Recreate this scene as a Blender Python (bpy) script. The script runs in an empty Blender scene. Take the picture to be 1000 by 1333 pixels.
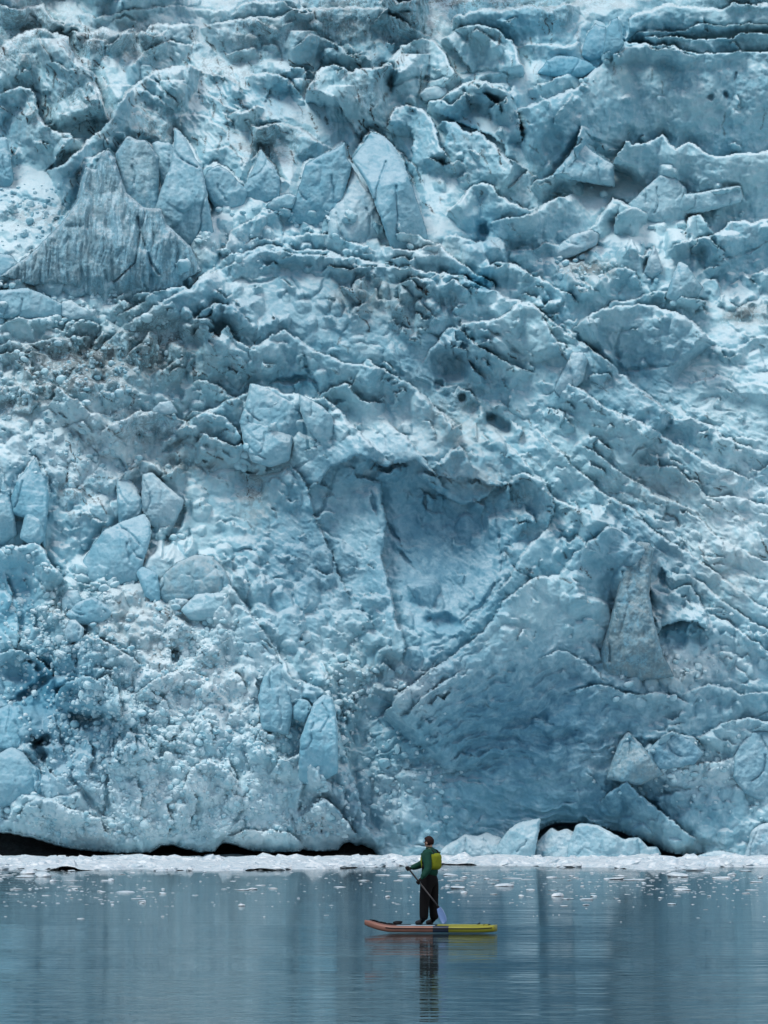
import bpy, math, random
import numpy as np
from mathutils import Vector, Matrix
from mathutils.geometry import delaunay_2d_cdt

R = math.radians
SC = bpy.context.scene
COL = SC.collection

# ------------------------------------------------------------------ camera
CAM_H = 2.0
FPX = 4600.0                       # focal length in photograph pixels (1000 x 1333)
CX, CY, HZ = 500.0, 666.5, 1081.0  # centre of the picture, height of the horizon
PITCH = math.atan((HZ - CY) / FPX)
cd = bpy.data.cameras.new('camera')
cam = bpy.data.objects.new('camera', cd)
COL.objects.link(cam)
cam.location = (0, 0, CAM_H)
cam.rotation_euler = (R(90) + PITCH, 0, 0)
cd.sensor_fit = 'VERTICAL'
cd.sensor_height = 36.0
cd.lens = 36.0 * FPX / 1333.0
cd.clip_start = 0.5
cd.clip_end = 6000
SC.camera = cam

# ------------------------------------------------------------------ light
SUN_EL, SUN_AZ = 58.0, -50.0       # degrees; azimuth from straight behind the camera, negative = left
w = bpy.data.worlds.new('World')
SC.world = w
w.use_nodes = True
nt = w.node_tree
bg = nt.nodes['Background']
sky = nt.nodes.new('ShaderNodeTexSky')
sky.sky_type = 'NISHITA'
sky.sun_disc = False
sky.sun_elevation = R(SUN_EL)
sky.sun_rotation = R(180 + SUN_AZ)
sky.air_density = 1.0
sky.dust_density = 3.0
sky.ozone_density = 1.5
nt.links.new(sky.outputs[0], bg.inputs[0])
bg.inputs[1].default_value = 0.075
sd = bpy.data.lights.new('sun', 'SUN')
sun = bpy.data.objects.new('sun', sd)
COL.objects.link(sun)
sd.energy = 1.5
sd.angle = R(22)
sd.color = (1.0, 0.98, 0.95)
el, az = R(SUN_EL), R(SUN_AZ)
sdir = Vector((math.sin(az) * math.cos(el), -math.cos(az) * math.cos(el), math.sin(el)))   # towards the sun
sun.rotation_euler = sdir.to_track_quat('Z', 'Y').to_euler()
SC.view_settings.view_transform = 'Standard'
SC.view_settings.look = 'None'
SC.view_settings.exposure = 0.66
SC.view_settings.gamma = 1.0
SC.view_settings.use_curve_mapping = False
SC.render.engine = 'CYCLES'
SC.cycles.max_bounces = 6
SC.cycles.diffuse_bounces = 4

# ------------------------------------------------------------------ helpers
rng = np.random.default_rng(7)
PERM = rng.permutation(4096).astype(np.int64)
GA = rng.uniform(0, 2 * np.pi, 4096)
GX, GY = np.cos(GA), np.sin(GA)
RV = rng.uniform(0, 1, (4096, 4))


def hsh(ix, iy, s=0):
    return PERM[(PERM[(ix + s * 131) & 4095] + iy * 7 + s * 17) & 4095]


def perlin(x, y, s=0):
    x0 = np.floor(x); y0 = np.floor(y)
    fx = x - x0; fy = y - y0
    ix = x0.astype(np.int64); iy = y0.astype(np.int64)
    u = fx * fx * fx * (fx * (fx * 6 - 15) + 10)
    v = fy * fy * fy * (fy * (fy * 6 - 15) + 10)

    def g(dx, dy):
        h = hsh(ix + dx, iy + dy, s)
        return GX[h] * (fx - dx) + GY[h] * (fy - dy)
    a = g(0, 0); b = g(1, 0); c = g(0, 1); d = g(1, 1)
    return ((a + (b - a) * u) * (1 - v) + (c + (d - c) * u) * v) * 1.5


def fbm(x, y, n=4, s=0, gain=.5):
    t = 0; a = 1.0; f = 1.0; q = 0
    for i in range(n):
        t = t + a * perlin(x * f, y * f, s + i * 3); q += a
        a *= gain; f *= 2.03
    return t / q


def ridged(x, y, n=4, s=0, gain=.5):
    t = 0; a = 1.0; f = 1.0; q = 0
    for i in range(n):
        t = t + a * (1 - 2 * np.abs(perlin(x * f, y * f, s + i * 3))); q += a
        a *= gain; f *= 2.03
    return t / q


def blocks(x, y, s=0, tilt=.8):
    """broken ice: every cell is a small tilted facet, the joints between them are cut back"""
    ix = np.floor(x).astype(np.int64); iy = np.floor(y).astype(np.int64)
    d1 = np.full(x.shape, 9.0); d2 = np.full(x.shape, 9.0); val = np.zeros(x.shape)
    for dx in (-1, 0, 1):
        for dy in (-1, 0, 1):
            h = hsh(ix + dx, iy + dy, s)
            rv = RV[h]
            px = ix + dx + .1 + .8 * rv[..., 0]; py = iy + dy + .1 + .8 * rv[..., 1]
            ex = x - px; ey = y - py
            d = np.sqrt(ex * ex + ey * ey)
            a = rv[..., 2] * 6.283
            v = (rv[..., 3] - .5) + tilt * (np.cos(a) * ex + np.sin(a) * ey)
            near = d < d1
            d2 = np.where(near, d1, np.minimum(d2, d))
            val = np.where(near, v, val)
            d1 = np.where(near, d, d1)
    h = hsh(np.floor(x * .7).astype(np.int64), np.floor(y * .7).astype(np.int64), s + 5)
    e = np.clip((d2 - d1) / (.22 + .5 * np.clip(perlin(x * .6, y * .6, s + 9) + .4, 0, 1)), 0, 1)
    e = e * (2 - e)
    return val * e + .25 * e - .15


def sstep(a, b, x):
    t = np.clip((x - a) / (b - a), 0, 1)
    return t * t * (3 - 2 * t)


SP, CP = math.sin(PITCH), math.cos(PITCH)


def world(px, py, Y):
    """the point of the place at distance Y that the photograph shows at (px, py)"""
    dx = (px - CX) / FPX; dy = (CY - py) / FPX
    t = Y / (CP - dy * SP)
    return t * dx, Y + 0 * dx, CAM_H + t * (SP + dy * CP)


Y0 = 255.0                # distance of the ice front
MPP = Y0 / FPX            # metres per photograph pixel there


def mesh_obj(name, v, f, m=None, parent=None, smooth=True):
    me = bpy.data.meshes.new(name)
    v = np.asarray(v, np.float32); f = np.asarray(f, np.int32)
    k = f.shape[1]
    me.vertices.add(len(v)); me.vertices.foreach_set('co', v.ravel())
    me.loops.add(f.size); me.loops.foreach_set('vertex_index', f.ravel())
    me.polygons.add(len(f))
    me.polygons.foreach_set('loop_start', np.arange(0, f.size, k, dtype=np.int32))
    me.polygons.foreach_set('use_smooth', np.full(len(f), smooth))
    me.update(calc_edges=True)
    if m: me.materials.append(m)
    o = bpy.data.objects.new(name, me)
    COL.objects.link(o)
    if parent: o.parent = parent
    return o


def attr(o, name, arr):
    a = o.data.attributes.new(name, 'FLOAT', 'POINT')
    a.data.foreach_set('value', np.asarray(arr, np.float32).ravel())


def tag(o, label=None, cat=None, group=None, kind=None):
    if label: o['label'] = label
    if cat: o['category'] = cat
    if group: o['group'] = group
    if kind: o['kind'] = kind
    return o


def grid_faces(nx, ny):
    i = np.arange(nx * ny).reshape(ny, nx)
    return np.stack([i[:-1, :-1], i[1:, :-1], i[1:, 1:], i[:-1, 1:]], -1).reshape(-1, 4)


# ------------------------------------------------------------------ materials
class NB:
    def __init__(s, name):
        s.m = bpy.data.materials.new(name); s.m.use_nodes = True
        s.t = s.m.node_tree; s.b = s.t.nodes['Principled BSDF']

    def n(s, typ, **k):
        o = s.t.nodes.new(typ)
        for a, v in k.items(): setattr(o, a, v)
        return o

    def l(s, a, b): s.t.links.new(a, b)

    def mix(s, f, a, b):
        x = s.n('ShaderNodeMix', data_type='RGBA')
        for sock, v in ((x.inputs[0], f), (x.inputs[6], a), (x.inputs[7], b)):
            if isinstance(v, (int, float)): sock.default_value = v
            elif isinstance(v, tuple): sock.default_value = (*v, 1)
            else: s.l(v, sock)
        return x.outputs[2]

    def math(s, op, a, b=None, clamp=False):
        x = s.n('ShaderNodeMath', operation=op, use_clamp=clamp)
        for sock, v in ((x.inputs[0], a), (x.inputs[1], b)):
            if v is None: continue
            if isinstance(v, (int, float)): sock.default_value = v
            else: s.l(v, sock)
        return x.outputs[0]

    def ramp(s, v, a, b):
        x = s.n('ShaderNodeMapRange', interpolation_type='SMOOTHSTEP')
        s.l(v, x.inputs[0]); x.inputs[1].default_value = a; x.inputs[2].default_value = b
        return x.outputs[0]

    def noise(s, co, scale, detail=4, rough=.55, stretch=None):
        if stretch:
            mp = s.n('ShaderNodeMapping'); s.l(co, mp.inputs[0]); mp.inputs[3].default_value = stretch; co = mp.outputs[0]
        x = s.n('ShaderNodeTexNoise'); s.l(co, x.inputs['Vector'])
        x.inputs['Scale'].default_value = scale; x.inputs['Detail'].default_value = detail
        x.inputs['Roughness'].default_value = rough
        return x.outputs[0]

    def attr(s, name):
        return s.n('ShaderNodeAttribute', attribute_name=name).outputs['Fac']


def ice_material():
    b = NB('glacier_ice')
    co = b.n('ShaderNodeNewGeometry').outputs['Position']
    n1 = b.noise(co, .16, 5, .6)
    n2 = b.noise(co, 1.3, 6, .65)
    n3 = b.noise(co, 6.0, 4, .6)
    c = b.mix(b.ramp(n1, .35, .65), (.225, .475, .58), (.36, .605, .685))
    c = b.mix(b.math('MULTIPLY', b.ramp(n2, .42, .68), .45), c, (.55, .72, .78))
    # weathered white crust plus painted top light: up-facing ice whitened for contrast
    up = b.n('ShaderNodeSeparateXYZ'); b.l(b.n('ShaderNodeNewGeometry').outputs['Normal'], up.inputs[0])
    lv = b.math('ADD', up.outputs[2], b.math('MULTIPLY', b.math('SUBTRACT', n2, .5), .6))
    c = b.mix(b.math('MULTIPLY', b.ramp(lv, .38, .80), b.math('SUBTRACT', .75, b.math('MULTIPLY', b.attr('dense_shade'), .2))), c, (.66, .795, .84))
    wf = b.math('MULTIPLY', b.attr('white'), b.ramp(n2, .28, .52))
    c = b.mix(wf, c, (.64, .77, .81))
    c = b.mix(b.math('MULTIPLY', b.attr('blue'), b.ramp(n1, .2, .5)), c, (.06, .36, .52))
    dn = b.math('MULTIPLY', b.attr('dense_shade'), b.math('ADD', .5, b.math('MULTIPLY', b.ramp(n2, .75, .35), .5)))
    c = b.mix(dn, c, (.075, .215, .315))  # dark blue of denser ice, with shade painted into the same colour
    # grit: fine grey freckles everywhere, heavy where the debris bands are
    st = b.noise(co, 1.0, 5, .65, (1.3, 1.3, .28))
    d1 = b.math('MULTIPLY', b.attr('dirt'), b.ramp(b.math('ADD', b.math('MULTIPLY', st, .6), b.math('MULTIPLY', n3, .4)), .45, .54), True)
    c = b.mix(d1, c, (.035, .035, .036))
    sil = b.math('MULTIPLY', b.attr('silt'), b.ramp(n2, .35, .6), True)
    c = b.mix(sil, c, (.185, .25, .265))
    fre = b.ramp(b.noise(co, 2.6, 6, .7), .60, .72)
    c = b.mix(b.math('MULTIPLY', fre, .25), c, (.19, .29, .34))
    b.l(c, b.b.inputs['Base Color'])
    b.b.inputs['Roughness'].default_value = .5
    b.b.inputs['IOR'].default_value = 1.31
    b.b.inputs['Specular IOR Level'].default_value = .4
    bu = b.n('ShaderNodeBump'); bu.inputs['Strength'].default_value = .7; bu.inputs['Distance'].default_value = .12
    h = b.math('ADD', b.noise(co, 3.0, 7, .65), b.math('MULTIPLY', n2, .8))
    b.l(h, bu.inputs['Height']); b.l(bu.outputs[0], b.b.inputs['Normal'])
    return b.m


def plain(name, col, rough=.6, var=.15, scale=20, bump=0.0):
    b = NB(name)
    co = b.n('ShaderNodeTexCoord').outputs['Object']
    n = b.noise(co, scale, 4)
    lo = tuple(c * (1 - var) for c in col); hi = tuple(min(1, c * (1 + var)) for c in col)
    b.l(b.mix(n, lo, hi), b.b.inputs['Base Color'])
    b.b.inputs['Roughness'].default_value = rough
    if rough > .68: b.b.inputs['Specular IOR Level'].default_value = .15
    if bump:
        bu = b.n('ShaderNodeBump'); bu.inputs['Distance'].default_value = bump
        b.l(n, bu.inputs['Height']); b.l(bu.outputs[0], b.b.inputs['Normal'])
    return b.m


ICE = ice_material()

#@@GLACIER
# ------------------------------------------------------------------ the glacier front
# relief D is in pixels of MPP metres, positive towards the water; every feature is listed where it stands on the ice front
xs = np.concatenate([np.linspace(-620, -182, 80), np.arange(-178, -36, 2.6), np.arange(-34, 1035, 1.32), np.arange(1037, 1180, 2.6), np.linspace(1185, 1620, 80)])
ys = np.concatenate([np.linspace(-330, -92, 40), np.arange(-88, -26, 3), np.arange(-24, 1139, 1.32)])
NX, NY = len(xs), len(ys)
PX, PY = np.meshgrid(xs, ys)

# domain warp: breaks every authored line into a natural edge
WX = PX + 8 * fbm(PX / 50, PY / 50, 4, 11) + 2.8 * fbm(PX / 11, PY / 11, 3, 21)
WY = PY + 8 * fbm(PX / 50, PY / 50, 4, 31) + 2.8 * fbm(PX / 11, PY / 11, 3, 41)

BASE_Y = np.array([-400, 0, 150, 300, 450, 650, 950, 1115, 1200])
BASE_S = np.array([1.8, 1.65, 1.5, 1.25, .8, .45, .28, .05, .0])
_yy = np.arange(-400, 1201)
_D = np.cumsum(np.interp(_yy, BASE_Y, BASE_S)); _D -= np.interp(1115, _yy, _D)


def base_depth(py): return np.interp(py, _yy, _D)


D = base_depth(PY).copy()


def bump(x, y, rx, ry, amp, rot=0, power=1.0):
    m = max(rx, ry) * 2.6 + 15
    i0, i1 = np.searchsorted(ys, [y - m, y + m]); j0, j1 = np.searchsorted(xs, [x - m, x + m])
    X = WX[i0:i1, j0:j1] - x; Y = WY[i0:i1, j0:j1] - y
    c, s = math.cos(R(rot)), math.sin(R(rot))
    q = ((X * c + Y * s) / rx) ** 2 + ((-X * s + Y * c) / ry) ** 2
    return (slice(i0, i1), slice(j0, j1)), amp * np.exp(-q ** power)


def line_field(pts, pad):
    """signed distance to a polyline (positive on the right of travel = below when drawn left to right) and position along it"""
    P = np.array(pts, float)
    i0, i1 = np.searchsorted(ys, [P[:, 1].min() - pad, P[:, 1].max() + pad])
    j0, j1 = np.searchsorted(xs, [P[:, 0].min() - pad, P[:, 0].max() + pad])
    X = WX[i0:i1, j0:j1]; Y = WY[i0:i1, j0:j1]
    best = np.full(X.shape, 1e9); sg = np.ones(X.shape); al = np.zeros(X.shape)
    L = np.concatenate([[0], np.cumsum(np.hypot(*np.diff(P, axis=0).T))])
    for k in range(len(P) - 1):
        ax, ay = P[k]; bx, by = P[k + 1]
        ux, uy = bx - ax, by - ay; n2 = ux * ux + uy * uy + 1e-9
        t = np.clip(((X - ax) * ux + (Y - ay) * uy) / n2, 0, 1)
        ex = X - ax - t * ux; ey = Y - ay - t * uy
        d = ex * ex + ey * ey
        s = ux * (Y - ay) - uy * (X - ax)
        # at shared corners trust the segment seen more squarely
        d = d - 1e-4 * np.abs(s) / math.sqrt(n2)
        m = d < best
        best = np.where(m, d, best); sg = np.where(m, np.sign(s), sg)
        al = np.where(m, L[k] + t * math.sqrt(n2), al)
    return (slice(i0, i1), slice(j0, j1)), np.sqrt(np.maximum(best, 0)), sg, al, L[-1]


def crest(wn, k, pts, moat=.22, wf=None, r=None):
    """an ice edge: on its right side the face stands forward, behind it a cleft"""
    h = 1.15 * k * wn
    if np.mean([p[1] for p in pts]) < 340: h *= 1.1
    wf = wf or max(5, .35 * wn); r = r or min(5, max(2, .2 * wn))
    sl, d, sg, al, L = line_field(pts, wn + 12)
    e = min(18, .3 * L)
    tap = sstep(0, e, al) * sstep(0, e, L - al) * .85 + .15 * (d < 1e8)
    tn = np.clip(1 - d / wn, 0, 1)
    near = h * (tn * .55 + .45 * tn * tn * (3 - 2 * tn))
    q = np.clip(d / r, 0, 1)
    near = near - min(h, 1.3 * r) * (1 - np.sqrt(1 - (1 - q) ** 2)) * (d < r)
    far = -moat * h * np.clip(1 - d / wf, 0, 1) ** 1.5
    endk = sstep(0, 3, al) * sstep(0, 3, L - al)
    D[sl] += np.where(sg > 0, near, far) * np.maximum(tap, 0) * np.where(d < wn + 10, 1, 0) * endk


def crack(wd, dep, pts):
    sl, d, sg, al, L = line_field(pts, wd * 3 + 10)
    tap = sstep(0, .3 * L, al) * sstep(0, .3 * L, L - al)
    wv = wd * (.35 + .65 * tap)
    D[sl] -= dep * np.exp(-(d / wv) ** 4) * (.4 + .6 * tap)


# broad forms
for a in [(200, 970, 230, 180, 46), (200, 1085, 250, 80, 20), (60, 900, 40, 40, -14), (730, 860, 220, 120, 44), (720, 1080, 200, 60, -14), (580, 690, 95, 80, -36), (520, 600, 150, 40, 26), (590, 800, 60, 50, -14), (230, 830, 110, 60, 10), (100, 1020, 26, 70, 12), (165, 1010, 24, 70, 16), (235, 1040, 22, 50, 12), (290, 1030, 20, 60, 10), (345, 1000, 24, 70, 14), (410, 1040, 30, 60, 14), (60, 1060, 36, 36, 14), (130, 900, 40, 60, 16), (200, 940, 30, 60, 8), (600, 760, 40, 70, -14), (475, 980, 48, 130, -34),
          (420, 450, 230, 100, 26), (440, 720, 70, 80, -10), (880, 500, 130, 110, 14), (930, 730, 130, 120, 10),
          (130, 290, 90, 60, 20), (880, 140, 170, 60, 26), (60, 110, 90, 70, 18), (230, 150, 70, 60, 12),
          (30, 640, 60, 70, 18), (800, 720, 45, 40, 22), (140, 460, 130, 45, -22), (760, 350, 60, 30, -10)]:
    sl, v = bump(*a); D[sl] += 1.35 * v

# where the ice is broken small, where it is smooth (weights from areas)
def area(lst):
    W = np.zeros_like(PX)
    for a in lst:
        sl, v = bump(*a); W[sl] = np.maximum(W[sl], v)
    return W


# the broken mass of the icefall: facetted seracs and blocks stacked in front of one another, each a cut polyhedron
# (front faces, a bevelled or peaked top, steep flanks) whose foot is sunk in the ice below it
QX = PX + 1.5 * fbm(PX / 10, PY / 10, 3, 141); QY = PY + 1.5 * fbm(PX / 10, PY / 10, 3, 151)
D0 = D.copy()
STEP_DENS = area([(270, 930, 220, 170, 1), (100, 560, 160, 130, .9), (100, 400, 140, 60, .8), (400, 300, 150, 50, .7), (760, 340, 130, 50, .8), (180, 120, 220, 120, .33), (450, 90, 140, 90, .3), (620, 130, 120, 110, .3),
                  (320, 520, 120, 90, .7), (900, 290, 120, 60, .6), (520, 1000, 80, 90, .7), (900, 960, 120, 110, .6), (800, 780, 80, 70, .35), (700, 600, 250, 140, .22), (620, 430, 120, 60, .4), (430, 700, 80, 90, .15)])


def look(A, x, y):
    j = int(np.clip(np.searchsorted(xs, x), 1, NX - 2)); i = int(np.clip(np.searchsorted(ys, y), 1, NY - 2)); return float(A[i, j])


def block(cx, cy, a, b, r, peak, prot, lean):
    m = 1.5 * max(a, b) + 4
    i0, i1 = np.searchsorted(ys, [cy - m, cy + m * 1.3]); j0, j1 = np.searchsorted(xs, [cx - m, cx + m])
    sl = (slice(i0, i1), slice(j0, j1))
    if i1 - i0 < 3 or j1 - j0 < 3: return
    t = R(r.gauss(0, 14)); c, s_ = math.cos(t), math.sin(t)
    dx = (QX[sl] - cx) * c + (QY[sl] - cy) * s_; dy = -(QX[sl] - cx) * s_ + (QY[sl] - cy) * c
    foot = look(D0, cx, cy + .8 * b)
    f0 = foot - lean * b + prot
    size = math.sqrt(a * b); rx = r.uniform(-.4, .4) * a
    pl = [f0 + lean * dy - r.uniform(.05, .5) * (dx - rx), f0 + lean * dy + r.uniform(.1, .8) * (dx - rx)]       # two front faces meeting on an arris
    if r.random() < .6: pl.append(f0 + (lean - r.uniform(.3, .9)) * (dy - r.uniform(-.2, .5) * b))                # undercut lower face
    for sg in (-1, 1):                                                                                          # top cuts
        an = peak * r.uniform(.5, 1.3) * sg; g = r.uniform(.9, 2.4)
        pl.append(f0 + g * ((dy + b * r.uniform(.55, .85)) * math.cos(an) + dx * math.sin(an) * -1 + .25 * b))
        g = r.uniform(2.0, 5.0); an = r.uniform(-.35, .35)
        pl.append(f0 + g * (a + sg * (dx * math.cos(an) + dy * math.sin(an))))
    P = np.stack(pl); k = .12 + .03 * size
    mn = P.min(0); H = mn - k * np.log(np.exp(-np.minimum((P - mn) / k, 40)).sum(0))
    rho = np.sqrt((dx / (a * 1.15)) ** 2 + (dy / (b * 1.25)) ** 2)
    H = H - 3.0 * size * np.clip(rho - .85, 0, 9) ** 1.5
    D[sl] = np.maximum(D[sl], H)


rb = random.Random(31)
for (n, lo, hi) in ((70, 17, 28), (620, 8, 16), (4600, 3, 7.5)):
    k = 0
    while k < n:
        x, y = rb.uniform(-50, 1050), rb.uniform(-30, 1098)
        if rb.random() > look(STEP_DENS, x, y) ** (1.2 if 5 < lo < 15 else 2.5) + (.02 if lo < 15 else 0): continue
        if 560 < x < 850 and 850 < y < 1070 and rb.random() < .8: continue
        if y < 335 and not (250 < y and x < 130) and (lo > 15 or rb.random() < .75): continue
        k += 1
        a = rb.uniform(lo, hi); b = a * rb.uniform(.75, 1.7)
        if y < 330 and x < 560: b *= 1.25
        g = float(np.interp(y, BASE_Y, BASE_S))
        steep = 1 if y > 760 else .6
        block(x, y, a, b, rb, rb.choice((.4, .7, 1.0)), a * rb.uniform(.0, .45) * steep, g * rb.uniform(.15, .75))

rb = random.Random(33)
for (cx_, cy_, sx_, sy_, n, hi) in ((250, 900, 75, 75, 520, 17), (200, 800, 60, 40, 260, 13), (90, 1070, 50, 22, 160, 15), (330, 1000, 80, 55, 300, 18), (160, 1000, 60, 60, 160, 18), (480, 960, 40, 80, 220, 13), (540, 1050, 40, 40, 140, 12), (900, 1000, 80, 40, 240, 13), (880, 860, 60, 25, 160, 10), (100, 490, 100, 40, 320, 9), (100, 590, 90, 40, 220, 13), (950, 1060, 40, 40, 120, 12)):
    for k in range(n):
        x, y = rb.gauss(cx_, sx_), rb.gauss(cy_, sy_)
        if y > 1095: continue
        a = 4 + (hi - 4) * rb.random() ** 2
        block(x, y, a, a * rb.uniform(.7, 1.3), rb, rb.choice((.4, .8, 1.1)), a * rb.uniform(.4, 1.1), rb.uniform(-.25, .25))

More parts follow.
